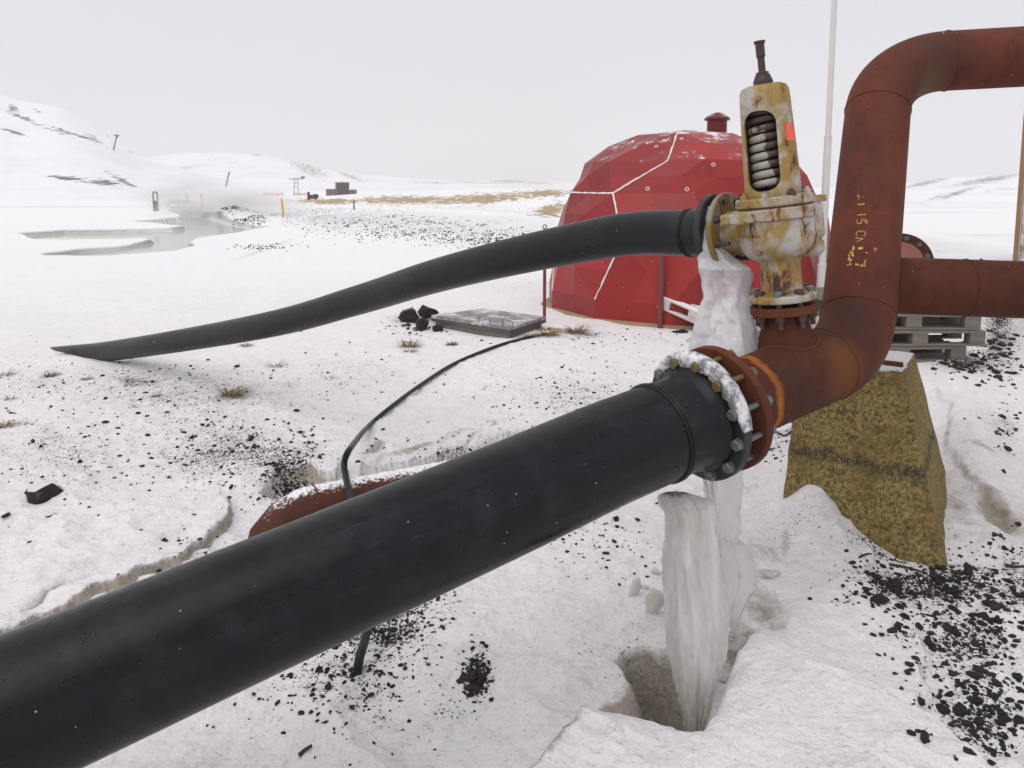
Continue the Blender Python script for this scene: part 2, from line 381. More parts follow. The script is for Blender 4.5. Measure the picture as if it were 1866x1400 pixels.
def conc_mat():
    m = N("lichen_stained_concrete")
    c = m.mix(m.step(m.noise(55, 6, .75), .38, .62), (.09, .07, .035), (.52, .38, .13))
    c = m.mix(m.step(m.noise(5, 5, .6), .42, .66, 0, .75), c, (.25, .17, .055))
    c = m.mix(m.step(m.noise(10, 7, .75, vec=m.mapv((1, 1, 1.6))), .54, .66, 0, .72), c, (.06, .052, .036))
    c = m.mix(m.step(m.voro(75), .18, .26, 1, 0), c, (.045, .04, .03))
    z = m.n("ShaderNodeSeparateXYZ"); m.l(m.co.outputs['Object'], z.inputs[0])
    band = m.math('SUBTRACT', 1, m.step(m.math('ABSOLUTE', m.math('ADD', m.math('SUBTRACT', z.outputs[2], .31), m.math('MULTIPLY', m.math('SUBTRACT', m.noise(6, 5), .5), .14))), .012, .045))
    c = m.mix(m.math('MULTIPLY', band, m.step(m.noise(40, 5, .8), .35, .6)), c, (.045, .042, .034))
    top = m.math('ADD', m.step(z.outputs[2], .45, .78), m.math('MULTIPLY', m.math('SUBTRACT', m.noise(12, 5, .7), .5), 1.3))
    c = m.mix(m.step(top, .75, 1.0, 0, .65), c, (.20, .075, .02))
    f = m.math('ADD', m.nz(), m.math('MULTIPLY', m.math('SUBTRACT', m.noise(16, 6, .75), .5), 1.6)); c = m.mix(m.step(f, .62, .7), c, (.82, .80, .82))
    return m.set(color=c, rough=.9, normal=m.bump(m.noise(70, 6, .75), 1, .016, m.bump(m.noise(12, 4), .4, .02)), spec=.3)
M_CONC = conc_mat()
def wood_mat(name, a, b, snow=None, sc=(1, 1, 1)):
    m = N(name); c = m.mix(m.noise(18, 6, .7, vec=m.mapv(sc)), a, b)
    if snow is not None:
        f = m.math('ADD', m.nz(), m.math('MULTIPLY', m.math('SUBTRACT', m.noise(14, 5, .7), .5), 1.2)); c = m.mix(m.step(f, snow, snow+.1), c, (.84, .83, .85))
    return m.set(color=c, rough=.85, normal=m.bump(m.noise(60, 4, .7, vec=m.mapv(sc)), .4, .005))
M_WOOD = wood_mat("weathered_pallet_wood", (.085, .07, .058), (.27, .24, .20), sc=(.3, 2, 2))
M_WOODSNOW = wood_mat("snowy_pale_pallet_wood", (.38, .35, .32), (.72, .69, .66), snow=.35, sc=(.3, 2, 2))
def ice_mat(name, a, b, tr, bs=.22):
    m = N(name); n1 = m.noise(5, 5, .6, vec=m.mapv((3.0, 3.0, .7))); n2 = m.noise(40, 5, .65)
    c = m.mix(m.step(n1, .38, .66), a, b)
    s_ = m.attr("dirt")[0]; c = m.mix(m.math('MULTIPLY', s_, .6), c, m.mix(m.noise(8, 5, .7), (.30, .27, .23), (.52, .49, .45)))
    m.put(m.b.inputs['Subsurface Radius'], (.06, .06, .07)); m.b.inputs['Subsurface Scale'].default_value = 1.0
    return m.set(color=c, rough=m.step(n2, .3, .7, .05, .24), trans=tr, sss=.35, ior=1.31, normal=m.bump(m.noise(26, 4, .55), bs, .012, m.bump(m.noise(12, 4, .6, vec=m.mapv((2, 2, .4))), .35, .03)))
M_ICE = ice_mat("frozen_spray", (.80, .79, .81), (.95, .94, .96), .42, .42)
M_ICE2 = ice_mat("milky_ice", (.68, .65, .62), (.93, .915, .90), .55, .35)
M_ICECLEAR = ice_mat("clear_ice", (.80, .78, .76), (.95, .94, .93), .85)
M_SNOW = simple("snow_crust", (.78, .77, .79), .75, .05, 60, bump=.9)
_m = N("snow_and_grey_ice_crust"); _f = _m.step(_m.noise(22, 6, .72), .42, .56)
M_CRUST = _m.set(color=_m.mix(_f, (.22, .22, .24), (.80, .79, .81)), rough=_m.mix(_f, (.15,)*3, (.8,)*3), normal=_m.bump(_m.noise(70, 5, .7), .8, .01))
M_WHITEPOLE = simple("white_painted_pole", (.62, .61, .59), .45, .10, 6)
M_GRASS = simple("dry_grass_blades", (.20, .145, .07), .85, .5, 60)
def water_mat():
    m = N("milky_pond_water"); c = m.mix(m.noise(.25, 4), (.30, .33, .28), (.42, .44, .39))
    return m.set(color=c, rough=.12, normal=m.bump(m.noise(3, 4), .08, .02), spec=.5)
M_WATER = water_mat()

# ================================================================== TERRAIN
def W(pts, z=0.0): return np.array([[G(a, b, z).x, G(a, b, z).y] for a, b in pts])
def pld(x, y, P):
    """distance to a polyline, signed (+ = right of travel), and parameter 0..1"""
    best = np.full(x.shape, 1e9); sg = np.zeros(x.shape); tt = np.zeros(x.shape); n = len(P)-1
    for i in range(n):
        ax, ay = P[i]; bx, by = P[i+1]; dx, dy = bx-ax, by-ay; L = dx*dx+dy*dy
        t = np.clip(((x-ax)*dx+(y-ay)*dy)/L, 0, 1); qx = x-ax-t*dx; qy = y-ay-t*dy
        d = np.hypot(qx, qy); cr = (dx*(y-ay)-dy*(x-ax))
        m = d < best; best = np.where(m, d, best); sg = np.where(m, np.where(cr > 0, -1, 1), sg); tt = np.where(m, (i+t)/n, tt)
    return best, best*sg, tt
def inpoly(u, v, P):
    r = np.zeros(u.shape, bool); n = len(P); j = n-1
    for i in range(n):
        xi, yi = P[i]; xj, yj = P[j]
        c = ((yi > v) != (yj > v)) & (u < (xj-xi)*(v-yi)/((yj-yi) or 1e-9)+xi); r ^= c; j = i
    return r
def gau(u, v, cx, cy, sx, sy, rot=0):
    c, s = math.cos(rot), math.sin(rot); a = (u-cx)*c+(v-cy)*s; b = -(u-cx)*s+(v-cy)*c
    return np.exp(-(a/sx)**2-(b/sy)**2)

SLAB = W([(-500, 1350), (-200, 1240), (0, 1168), (70, 1130), (130, 1108), (175, 1078), (235, 1058), (290, 1028), (335, 1008), (380, 962), (412, 932), (408, 900), (395, 875)])
CRK2 = W([(0, 1130), (60, 1100), (120, 1062), (165, 1050), (210, 1040)])
BANK = W([(470, 905), (505, 872), (560, 858), (610, 868), (635, 850), (660, 862), (740, 848), (830, 826), (930, 800), (1100, 760)])
OLDP = W([(470, 955), (560, 930), (860, 860), (1230, 790)])
HOLE = W([(1190, 1205), (1212, 1250), (1244, 1303)])
HOLEC = W([(1250, 1330), (1290, 1280), (1310, 1225), (1330, 1140)])
LIP = W([(900, 1520), (985, 1400), (1060, 1352), (1120, 1336), (1190, 1334), (1258, 1327), (1302, 1290), (1325, 1230), (1345, 1190), (1380, 1170)])
RSTEP = W([(1560, 960), (1585, 1010), (1572, 1040), (1592, 1085), (1655, 1105), (1668, 1140), (1692, 1180), (1685, 1220), (1695, 1255), (1672, 1285), (1700, 1330), (1745, 1370), (1800, 1430), (1850, 1520)])
ROAD = W([(470, 402), (505, 398), (535, 412), (575, 419), (640, 424), (720, 430), (800, 437), (880, 447), (960, 460), (1060, 480)])
RTRK = W([(1545, 930), (1620, 950)])
POND = [(45, 423), (120, 418), (215, 416.5), (318, 415), (343, 411), (300, 406), (250, 402), (300, 399.5), (335, 398), (322, 392), (300, 386), (282, 378), (300, 381), (350, 390), (395, 398), (430, 407), (462, 412), (485, 413), (430, 421), (385, 427), (345, 430), (372, 431), (345, 433), (336, 440), (337, 447), (300, 455), (205, 462), (100, 464), (88, 463.5), (105, 457), (150, 450), (210, 446), (250, 441), (288, 434), (270, 431.5), (225, 432.5), (150, 432), (75, 431)]
CRK3 = W([(640, 872), (700, 846), (735, 838), (760, 812), (830, 800), (880, 778), (905, 790)])
CRK4 = W([(820, 838), (850, 812), (895, 780), (905, 760)])
FRONT = W([(940, 1440), (1000, 1392), (1052, 1345), (1105, 1310), (1150, 1262), (1195, 1225)])
RCRK = W([(1700, 700), (1735, 760), (1722, 830), (1760, 880), (1830, 935), (1870, 970)])
CHAN = W([(-120, 372), (0, 373), (52, 375)])

def terrain(x, y, full=False):
    d = np.hypot(x, y)
    jx = x + .035*fbm(x*4, y*4, 4, 31) + .008*fbm(x*25, y*25, 2, 33); jy = y + .035*fbm(x*4, y*4, 4, 41) + .008*fbm(x*25, y*25, 2, 43)
    U0, V0 = proj(x, y, 0*x)
    h = .05*fbm(x*.55+3, y*.55, 4, 1)*ss(60, 5, d) + .016*fbm(x*3, y*3, 4, 5)*ss(14, 4, d) + .006*fbm(x*14, y*14, 3, 8)*ss(8, 3, d)
    rd_ = 1-np.abs(fbm(x*1.7+.6*y, y*2.6-.4*x, 4, 21)); h = h + (.045*(rd_**3-.45) + .010*(1-np.abs(fbm(x*7, y*9, 3, 23)))**2)*ss(9, 4, d)*(1-.85*gau(U0, V0, 1400, 1330, 330, 150))
    h = h + .10*fbm(x*.12, y*.12, 3, 11)*ss(8, 20, d)*ss(300, 60, d)
    ice = np.zeros_like(h); mud = np.zeros_like(h); grit = np.zeros_like(h); grass = np.zeros_like(h); far = np.zeros_like(h)
    near = d < 12
    # -- snow slab edge at lower left
    _, s, t = pld(jx, jy, SLAB); e = 1-ss(.86, 1.0, t); s = s+.02*fbm(x*11, y*11, 3, 61)
    low = ss(-.012, .018, s)*np.exp(-(np.maximum(s, 0)/.55)**2)*e*near
    h = h - .04*low*(.6+.8*vn(x*2.2, y*2.2, 91)) + .02*np.exp(-(s/.12)**2)*(s < 0)*e*near
    ice = np.maximum(ice, np.exp(-((s-.006)/.013)**2)*e*(.55+.5*vn(x*3, y*3, 92))*near)
    q, s2, t2 = pld(jx, jy, CRK2); h = h - .03*np.exp(-(q/.02)**2)*near*(t2 > .01)*(t2 < .99); ice = np.maximum(ice, np.exp(-(q/.022)**2)*.6*near)
    # -- bank behind the old pipe, trench along it
    q, s, t = pld(jx, jy, BANK); e = ss(0, .06, t)*(1-ss(.93, 1, t))
    h = h - .10*ss(-.06, .12, s)*np.exp(-(np.maximum(s, 0)/.42)**2)*e*near
    h = h + .05*np.exp(-(s/.3)**2)*(s <= 0)*e*near
    hol = gau(U0, V0, 585, 862, 62, 16) * near
    ice = np.maximum(ice, np.exp(-((s-.02)/.035)**2)*e*(.35+.6*np.exp(-((t-.22)/.10)**2))*near)
    q, s, t = pld(x, y, OLDP); h = h - .05*np.exp(-(q/.22)**2)*near
    for P_, k_, w_ in ((CRK3, .028, .03), (CRK4, .02, .018), (RCRK, .03, .025)):
        q, s, t = pld(jx, jy, P_); e_ = ss(0, .08, t)*(1-ss(.9, 1, t))*near; h = h - k_*ss(-.01, .03, s)*np.exp(-(np.maximum(s, 0)/.22)**2)*e_; ice = np.maximum(ice, np.exp(-((s-.01)/w_)**2)*e_*.6*(.3+.7*vn(x*9, y*9, 93)))
    q, s, t = pld(jx, jy, FRONT); ice = np.maximum(ice, np.exp(-(q/.045)**2)*.85*near*(1-ss(.9, 1, t))); h = h + .03*np.exp(-(q/.05)**2)*near
    # -- pit round the standing ice
    q, s, t = pld(jx, jy, HOLE); h = h - .24*np.exp(-(q/.075)**4)*near - .04*np.exp(-(q/.16)**2)*near; pit = np.exp(-(q/.11)**4)*near
    q2, _, _ = pld(jx, jy, HOLEC); h = h - .07*np.exp(-(q2/.055)**2)*near
    q3, s3, t3 = pld(jx, jy, LIP); lip = ss(.015, -.035, -s3)*np.exp(-(np.maximum(s3, 0)/.75)**2)*near*(1-ss(.9, 1., t3))
    h = h + .10*lip
    ice = np.maximum(ice, pit*.9*(s3 < .01)); ice = np.maximum(ice, gau(U0, V0, 1170, 1268, 78, 50, -.7)*.82*near)
    ice = np.maximum(ice, gau(U0, V0, 1040, 1355, 95, 16, -.62)*.6*near)
    ice = np.maximum(ice, gau(U0, V0, 1395, 1100, 50, 34, .2)*.6*near); ice = np.maximum(ice, gau(U0, V0, 1350, 1165, 40, 45)*.8*near)
    ice = np.maximum(ice, gau(U0, V0, 1390, 1015, 90, 26, .2)*.42*near); ice = np.maximum(ice, gau(U0, V0, 1430, 1000, 16, 60, .1)*.45*near)
    h = h - .05*gau(U0, V0, 1390, 1110, 45, 32)*near
    h = h - .09*gau(U0, V0, 1165, 1285, 62, 34, -.5)*near
    # -- higher snow between ice and gravel, step down to gravel on the right
    q, s, t = pld(jx, jy, RSTEP); e = near
    h = h - .055*ss(-.015, .03, -s)*np.exp(-(np.maximum(-s, 0)/1.2)**2)*e*ss(0, .05, t)
    ice = np.maximum(ice, np.exp(-(s/.018)**2)*.5*e*vn(x*6, y*6, 77))
    # -- drift against the block and mound on its right
    h = h + .25*gau(U0, V0, 1490, 900, 55, 60, .5)*near + .16*gau(U0, V0, 1765, 800, 55, 110, -.35)*near
    ice = np.maximum(ice, gau(U0, V0, 1815, 930, 55, 26, .65)*.75*near); ice = np.maximum(ice, gau(U0, V0, 1745, 915, 40, 16, .5)*.55*near)
    ice = np.maximum(ice, gau(U0, V0, 1790, 850, 60, 6, .25)*.5*near); ice = np.maximum(ice, gau(U0, V0, 1540, 915, 50, 14, .75)*.5*near)
    h = h - .05*gau(U0, V0, 1830, 950, 60, 20, .65)*near
    h = h + .05*gau(U0, V0, 130, 664, 40, 5)*(d < 12) - .06*gau(U0, V0, 225, 657, 26, 4)*(d < 12)
    # -- track on the mid ground in front of the hatch
    h = h + .05*gau(U0, V0, 900, 640, 260, 22)*near
    # gravel and grit zones (where lava shows through the snow)
    Z = [(330, 720, 260, 60, .42), (420, 830, 150, 55, .60), (120, 830, 160, 60, .40), (520, 860, 60, 60, .7), (250, 700, 60, 14, .7), (60, 700, 120, 40, .35),
         (1060, 720, 120, 40, .42), (850, 830, 130, 26, .48), (700, 1130, 110, 70, .72), (870, 1230, 28, 34, .95), (620, 1230, 110, 60, .50), (780, 1300, 120, 40, .3),
         (1000, 960, 100, 40, .45), (1120, 1190, 90, 60, .25), (1700, 1050, 140, 36, .85), (1760, 1150, 110, 60, .62), (1780, 1290, 90, 70, .66), (1850, 1060, 50, 60, .6),
         (1820, 620, 40, 60, .75), (1760, 665, 70, 20, .8), (1830, 780, 40, 40, .45), (760, 590, 60, 16, .6), (1060, 612, 60, 8, .6), (640, 690, 120, 40, .30),
         (1460, 960, 130, 60, .25), (1600, 985, 60, 20, .6), (1420, 800, 40, 40, .35), (1240, 1300, 60, 40, .4), (720, 900, 100, 40, .3), (410, 1010, 110, 45, .42), (980, 520, 160, 20, .3)]
    for (a, b, sx, sy, k) in Z: grit = np.maximum(grit, k*gau(U0, V0, a, b, sx, sy))
    grit = grit*(d < 16)*1.12
    # -- pond and mounds round the spring
    inp = inpoly(U0, V0, POND) & (d > 14) & (d < 70); sel = (d > 14) & (d < 70) & (U0 > -40) & (U0 < 560); pdist = np.full(h.shape, 9.0)
    if sel.any(): pdist[sel] = pld(x[sel], y[sel], W(POND+[POND[0]]))[0]
    psd = np.where(inp, pdist, -pdist)+.10*fbm(x*1.1, y*1.1, 3, 71)
    # -- road embankment
    q, s, t = pld(x+.5*fbm(x*.4, y*.4, 3, 9), y+.5*fbm(x*.4, y*.4, 3, 19), ROAD)
    fw = ss(-.1, 3.2, -s)*ss(.0, .30, t)*(d < 90)*(d > 10)
    h = h + .62*fw*np.exp(-(np.maximum(-s-6, 0)/9)**2)
    far = np.maximum(far, np.exp(-((-s-1.7)/1.7)**2)*ss(.02, .10, t)*(d < 90)*(.88-.38*t)); far = np.maximum(far, np.exp(-((-s-6.2)/1.0)**2)*.5*(d < 90)*ss(.02, .1, t))
    # spring mound
    for (a, b, sx, sy, k) in [(325, 374, 34, 5, .35), (430, 397, 40, 4.5, .42), (468, 406, 20, 2.5, .3)]:
        g_ = gau(U0, V0, a, b, sx, sy)*(d < 120)*(d > 10); h = h + k*g_; far = np.maximum(far, .98*np.minimum(1, g_*1.3))
    # grass rise
    g1 = gau(x, y, *G(930, 366)[:2], 17, 17)*1.15 + gau(x, y, *G(1040, 372)[:2], 10, 12)*.6 + gau(x, y, *G(650, 368)[:2], 13, 12)*.35
    h = h + g1*(d > 30)
    # shallow rise at right (plain up to the hill)
    h = h*(1-ss(-.22, .10, psd))-.32*ss(-.22, .10, psd)
    mud = np.maximum(mud, .95*np.exp(-((psd+.12)/.07)**2)*(.5+.5*vn(x*.8, y*.8, 55))*(d < 60)*(d > 14)*(V0 < 470))
    U, V = proj(x, y, h)
    fr = (d > 25)*(d < 400)
    grass = np.maximum.reduce([gau(U, V, 600, 367, 80, 6), gau(U, V, 740, 365, 120, 9), gau(U, V, 880, 362, 130, 10, -.06), gau(U, V, 985, 353, 65, 8, -.05), gau(U, V, 1000, 384, 34, 13, -.3)])*fr*.92
    grass = np.maximum(grass, .8*np.maximum.reduce([gau(U0, V0, 1010, 606, 60, 5), gau(U0, V0, 745, 632, 22, 4), gau(U0, V0, 1375, 618, 60, 12), gau(U0, V0, 1290, 618, 40, 9)])*(d < 14))
    # thin far streaks
    far = np.maximum(far, .55*gau(U, V, 860, 378, 120, 1.6)*fr); far = np.maximum(far, .5*gau(U, V, 120, 377, 260, 2.5)*fr); far = np.maximum(far, .62*gau(U, V, 1790, 429, 60, 2.2)*(d > 12))
    far = np.maximum(far, .6*gau(U, V, 1700, 387, 110, 1.8)*(d > 20)); far = np.maximum(far, .9*gau(U, V, 480, 455, 60, 4, -.35)*(d < 60)*(d > 10)*.8)
    q, s, t = pld(x, y, CHAN); ch = np.exp(-(q/.45)**2)*(d > 20)*(d < 120); h = h - .5*ch; far = np.maximum(far, 1.2*ch)
    if not full: return h
    return h, inp, grit, ice, grass, far, mud, d

def hz(x, y): return float(terrain(np.array([float(x)]), np.array([float(y)]))[0])
def onland(px, py):
    """point of the terrain seen at a photo measurement"""
    z = 0.0
    for _ in range(6):
        p = G(px, py, z); z = .5*z+.5*hz(p.x, p.y)
    p = G(px, py, z); return Vector((p.x, p.y, hz(p.x, p.y)))

def build_ground():
    az = np.concatenate([np.linspace(-180, -52, 60, endpoint=False), np.linspace(-52, 52, 1050), np.linspace(52, 180, 60)[1:]])
    az = np.radians(az)
    near = np.linspace(.05, 1.5, 14, endpoint=False)
    inv = np.concatenate([1/np.linspace(1/1.5, 1/14, 930, endpoint=False), 1/np.linspace(1/14, 1/60, 620, endpoint=False), 1/np.linspace(1/60, 1/120, 40)]); farr = np.geomspace(121, 1200, 60)
    R = np.concatenate([near, inv, farr])
    A, D = np.meshgrid(az, R); x = D*np.sin(A); y = D*np.cos(A)
    h, inp, grit, ice, grass, far, mud, d = terrain(x, y, True)
    nr, na = x.shape
    v = np.stack([x, y, h], -1).reshape(-1, 3)
    # slope based mud on the pond banks
    gy = np.abs(np.gradient(h, axis=0))/np.maximum(np.abs(np.gradient(D, axis=0)), 1e-4); gx = np.abs(np.gradient(h, axis=1))/np.maximum(np.abs(np.gradient(A, axis=1))*D, 1e-4)
    sl = np.maximum(gx, gy); pond = (d > 14)*(d < 60); U0, V0 = proj(x, y, 0*x)
    pond = pond*(U0 < 520)*(V0 < 470)
    i = np.arange((nr-1)*(na-1)); r_, c_ = i//(na-1), i % (na-1); b = r_*na+c_
    q = np.stack([b, b+na, b+na+1, b+1], -1)[:, ::-1]
    me = bpy.data.meshes.new("ground"); nv, nf = len(v), len(q)
    me.vertices.add(nv); me.vertices.foreach_set("co", v.astype(np.float32).ravel())
    me.loops.add(nf*4); me.loops.foreach_set("vertex_index", q.astype(np.int32).ravel())
    me.polygons.add(nf); me.polygons.foreach_set("loop_start", np.arange(nf, dtype=np.int32)*4)
    me.polygons.foreach_set("use_smooth", np.ones(nf, bool)); me.update(calc_edges=True)
    def put(nm, a, b_, c):
        at = me.attributes.new(nm, 'FLOAT_COLOR', 'POINT')
        at.data.foreach_set("color", np.stack([a, b_, c, np.ones_like(a)], -1).astype(np.float32).ravel())
    put("mask", np.clip(grit, 0, 1), np.clip(ice, 0, 1), np.clip(grass, 0, 1))
    put("mask2", np.clip(far, 0, 1), np.clip(mud, 0, 1), ss(16, 5, d))
    o = link("ground", me, M_GROUND); tag(o, kind="structure"); return o
build_ground()

# pond water: one level sheet in the pond basin
mb = MB(); pc = [G(20, 472), G(505, 472), G(505, 376), G(20, 376)]
mb.add([(p.x, p.y, -.17) for p in pc], [(0, 1, 2, 3)]); o = mb.build("pond_water", M_WATER, smooth=False); tag(o, kind="structure")

def build_hill(name, sky_, db, dc, seed, amp, rocks, ucols=520, rows=150, pw=1.0):
    us = np.linspace(sky_[0][0], sky_[-1][0], ucols); vs = np.interp(us, [a for a, b in sky_], [b for a, b in sky_])
    kk = np.ones(15)/15; vs = np.convolve(np.pad(vs, 7, mode='edge'), kk, 'valid'); vs = vs + 1.6*fbm(us/34, us*0, 4, seed)
    t = np.concatenate([np.linspace(0, 1, rows), 1+np.geomspace(.02, .5, 14)])
    U, T = np.meshgrid(us, t); V = np.tile(vs, (len(t), 1))
    kx = (U-CX)/FP; n = np.hypot(kx, 1)
    zc = EYE+(340-V)/FP*dc/ n*n          # crest height at forward distance dc
    Yd = db+(dc-db)*T
    X = kx*Yd; prof = np.where(T <= 1, T**pw*(.35+.65*ss(0, 1.35, T)/ss(0, 1.35, np.array([1.0]))), 1-(T-1)*.7)
    edge = ss(0, .04, (U-us[0])/(us[-1]-us[0]))*ss(0, .04, (us[-1]-U)/(us[-1]-us[0]))
    H = zc*prof + amp*4*fbm(X*.035, Yd*.035, 5, seed+3)*np.clip(T, 0, 1)*np.clip(1-T, 0, 1) - .6*(1-ss(0, .03, T))
    H = H*edge-.8*(1-edge)
    v = np.stack([X, Yd, H], -1).reshape(-1, 3); nr, na = X.shape
    i = np.arange((nr-1)*(na-1)); r_, c_ = i//(na-1), i % (na-1); b = r_*na+c_
    q = np.stack([b, b+1, b+na+1, b+na], -1)
    me = bpy.data.meshes.new(name); me.from_pydata(v.tolist(), [], q.tolist()); me.polygons.foreach_set("use_smooth", [True]*len(q))
    pu, pv = proj(X, Yd, H); m = np.zeros_like(X)
    for (a, b_, sx, sy, rot, k) in rocks: m = np.maximum(m, min(1.0, k*(1.5 if name == 'mountain' else 1.15))*gau(pu, pv, a, b_, sx*1.15, sy*1.45, rot))
    at = me.attributes.new("mask", 'FLOAT_COLOR', 'POINT')
    at.data.foreach_set("color", np.stack([m, m, m, np.ones_like(m)], -1).astype(np.float32).ravel())
    o = link(name, me, M_HILL); tag(o, kind="structure"); return v.reshape(nr, na, 3), us
hillL = build_hill("hill", [(-1500, 60), (-900, 60), (-300, 118), (0, 171), (40, 186), (100, 194), (150, 211), (185, 235), (210, 250), (250, 281), (300, 300), (400, 325), (470, 338), (560, 343)], 82, 190, 5, .9,
    [(25, 200, 14, 7, .3, .9), (60, 222, 60, 3.5, .38, .9), (130, 243, 60, 3, .32, .8), (170, 252, 26, 5, .5, .6), (22, 240, 36, 2, .33, .8), (197, 243, 8, 5, .6, .85), (225, 265, 30, 2, .5, .6), (245, 279, 14, 2, .4, .7),
     (130, 326, 46, 4.5, .12, .9), (190, 334, 36, 5, .15, 1), (225, 330, 36, 4, .5, .95), (240, 338, 16, 3, .3, .9), (95, 188, 60, 1.6, .12, .55), (150, 213, 60, 1.8, .35, .5), (70, 203, 14, 2, .5, .7), (60, 376, 200, 3, 0, .4)])
build_hill("mountain", [(60, 320), (200, 300), (270, 290), (330, 281), (400, 279), (480, 283), (540, 295), (600, 310), (660, 318), (720, 323), (800, 329), (900, 334), (1040, 338), (1250, 341)], 260, 480, 25, 2.0,
    [(335, 308, 45, 5, -.25, .42), (560, 305, 55, 12, .45, .52), (640, 322, 40, 5, .3, .5), (470, 283, 20, 2, 0, .55), (540, 292, 20, 2, .3, .6), (430, 300, 60, 12, .3, .3), (880, 332, 70, 3, 0, .55), (790, 333, 60, 2, 0, .5), (960, 333, 50, 2, 0, .5)])
build_hill("mountain", [(640, 340), (720, 330), (800, 327), (860, 331), (900, 326), (990, 330), (1060, 334), (1200, 339), (1330, 342)], 420, 620, 45, 1.5,
    [(930, 331, 60, 4, 0, .55), (770, 331, 60, 3, 0, .4), (980, 334, 40, 3, 0, .5)])
build_hill("hill", [(1380, 343), (1500, 341), (1600, 339), (1640, 335), (1700, 326), (1780, 320.5), (1866, 317), (2050, 295), (2400, 260), (3300, 250)], 52, 260, 65, .3,
    [(1690, 333, 60, 4, -.22, .75), (1800, 328, 80, 5, -.15, .8), (1745, 352, 45, 4, -.3, .78), (1700, 362, 40, 3, -.35, .6), (1830, 345, 60, 3, -.1, .45), (1665, 386, 40, 3.5, .05, 1), (1750, 388, 30, 2, 0, .9), (1800, 384, 90, 1.5, 0, .7), (1690, 372, 50, 3, -.2, .3)], pw=1.3)

# ================================================================== LOOSE STONES, TUFTS
ROCKS = [rockmesh(i+50, 1, random.uniform(.7, 1.1), random.uniform(.5, .85)) for i in range(8)]
SMALL = [rockmesh(i+90, 1, random.uniform(.6, 1), random.uniform(.45, .8), sub=1) for i in range(8)]
ROCKME = []
for i, (v, f) in enumerate(ROCKS):
    me = bpy.data.meshes.new("lava_stone"); me.from_pydata(v.tolist(), [], f); me.materials.append(M_LAVA); ROCKME.append(me)
ZONES = [  # px, py, sx, sy, number, size(m)
    (330, 720, 190, 40, 170, .011), (430, 820, 110, 40, 320, .012), (110, 830, 120, 50, 120, .012), (530, 860, 40, 40, 160, .013), (270, 690, 90, 18, 90, .012),
    (1060, 715, 90, 30, 220, .011), (840, 825, 90, 16, 80, .010), (700, 1120, 60, 50, 420, .009), (868, 1232, 14, 24, 120, .010), (650, 1220, 90, 50, 220, .009), (560, 1260, 80, 40, 60, .009),
    (1000, 960, 90, 30, 90, .011), (1700, 1050, 80, 26, 560, .010), (1760, 1150, 70, 45, 420, .011), (1790, 1290, 60, 55, 420, .011), (1840, 1080, 40, 60, 120, .014), (1590, 1080, 30, 14, 90, .012),
    (1815, 625, 30, 40, 260, .022), (1765, 665, 35, 10, 150, .022), (1830, 780, 30, 30, 60, .014), (1430, 800, 20, 30, 60, .013), (760, 590, 30, 12, 90, .024), (1060, 615, 120, 10, 90, .014), (640, 690, 120, 40, 70, .010), (420, 1010, 90, 35, 80, .010),
    (900, 690, 200, 40, 60, .010), (1100, 1010, 60, 40, 50, .009), (60, 700, 60, 40, 60, .012), (1560, 900, 40, 100, 40, .010)]
def scatter():
    V = []; F = []; n = 0
    P = []
    for (cx, cy, sx, sy, k, sz) in ZONES:
        k = int(k*(1.6 if cx < 1500 else .95)); u = rng.normal(cx, sx, k); v = rng.normal(cy, sy, k)
        for a, b in zip(u, v):
            if b > 430: P.append((a, b, sz*(.78 if cx < 1500 else 1.0)*float(np.clip(rng.lognormal(-.35, .6), .25, 2.6))))
    # embankment stones
    for _ in range(3000):
        t = rng.random()**.8; a = 512+t*500; b = 398+t*52+rng.normal(0, 8+6*(1-t)); P.append((a, b, .020*float(np.clip(rng.lognormal(-.1, .6), .4, 3))))
    for _ in range(70): P.append((480+rng.normal(0, 30), 450+rng.normal(0, 3), .035))
    for _ in range(260): P.append((rng.uniform(520, 1010), 384+rng.normal(0, 2.5), .045))
    for _ in range(120): P.append((rng.normal(325, 22), rng.normal(380, 3), .06))
    for _ in range(160): P.append((rng.normal(435, 26), rng.normal(401, 3), .06))
    U = np.array([p[0] for p in P]); Vv = np.array([p[1] for p in P]); sz = np.array([p[2] for p in P])
    z = np.zeros(len(P))
    for _ in range(5):
        dx = (U-CX)/FP; dyc = (CY-Vv)/FP; Y = CT+dyc*ST; Zz = dyc*CT-ST; t = (z-EYE)/Zz; t = np.clip(t, 0, 200); x = dx*t; y = Y*t; z = .5*z+.5*terrain(x, y)
    z = terrain(x, y)
    for i in range(len(P)):
        v, f = SMALL[i % 8]; s = sz[i]; a = rng.uniform(0, 6.28); c_, s_ = math.cos(a), math.sin(a)
        q = v*s*np.array([1, 1, .95]); q = np.stack([q[:, 0]*c_-q[:, 1]*s_, q[:, 0]*s_+q[:, 1]*c_, q[:, 2]], -1)+np.array([x[i], y[i], z[i]+s*.12])
        V.append(q); F += [tuple(j+n for j in g) for g in f]; n += len(v)
    V = np.concatenate(V); me = bpy.data.meshes.new("gravel"); me.from_pydata(V.tolist(), [], F)
    o = link("gravel", me, lava_mat("gravel_with_dusted_snow", base=(.018, .015, .015), snow=1.14)); tag(o, "small black lava gravel scattered over the snow", "gravel", kind="stuff")
scatter()

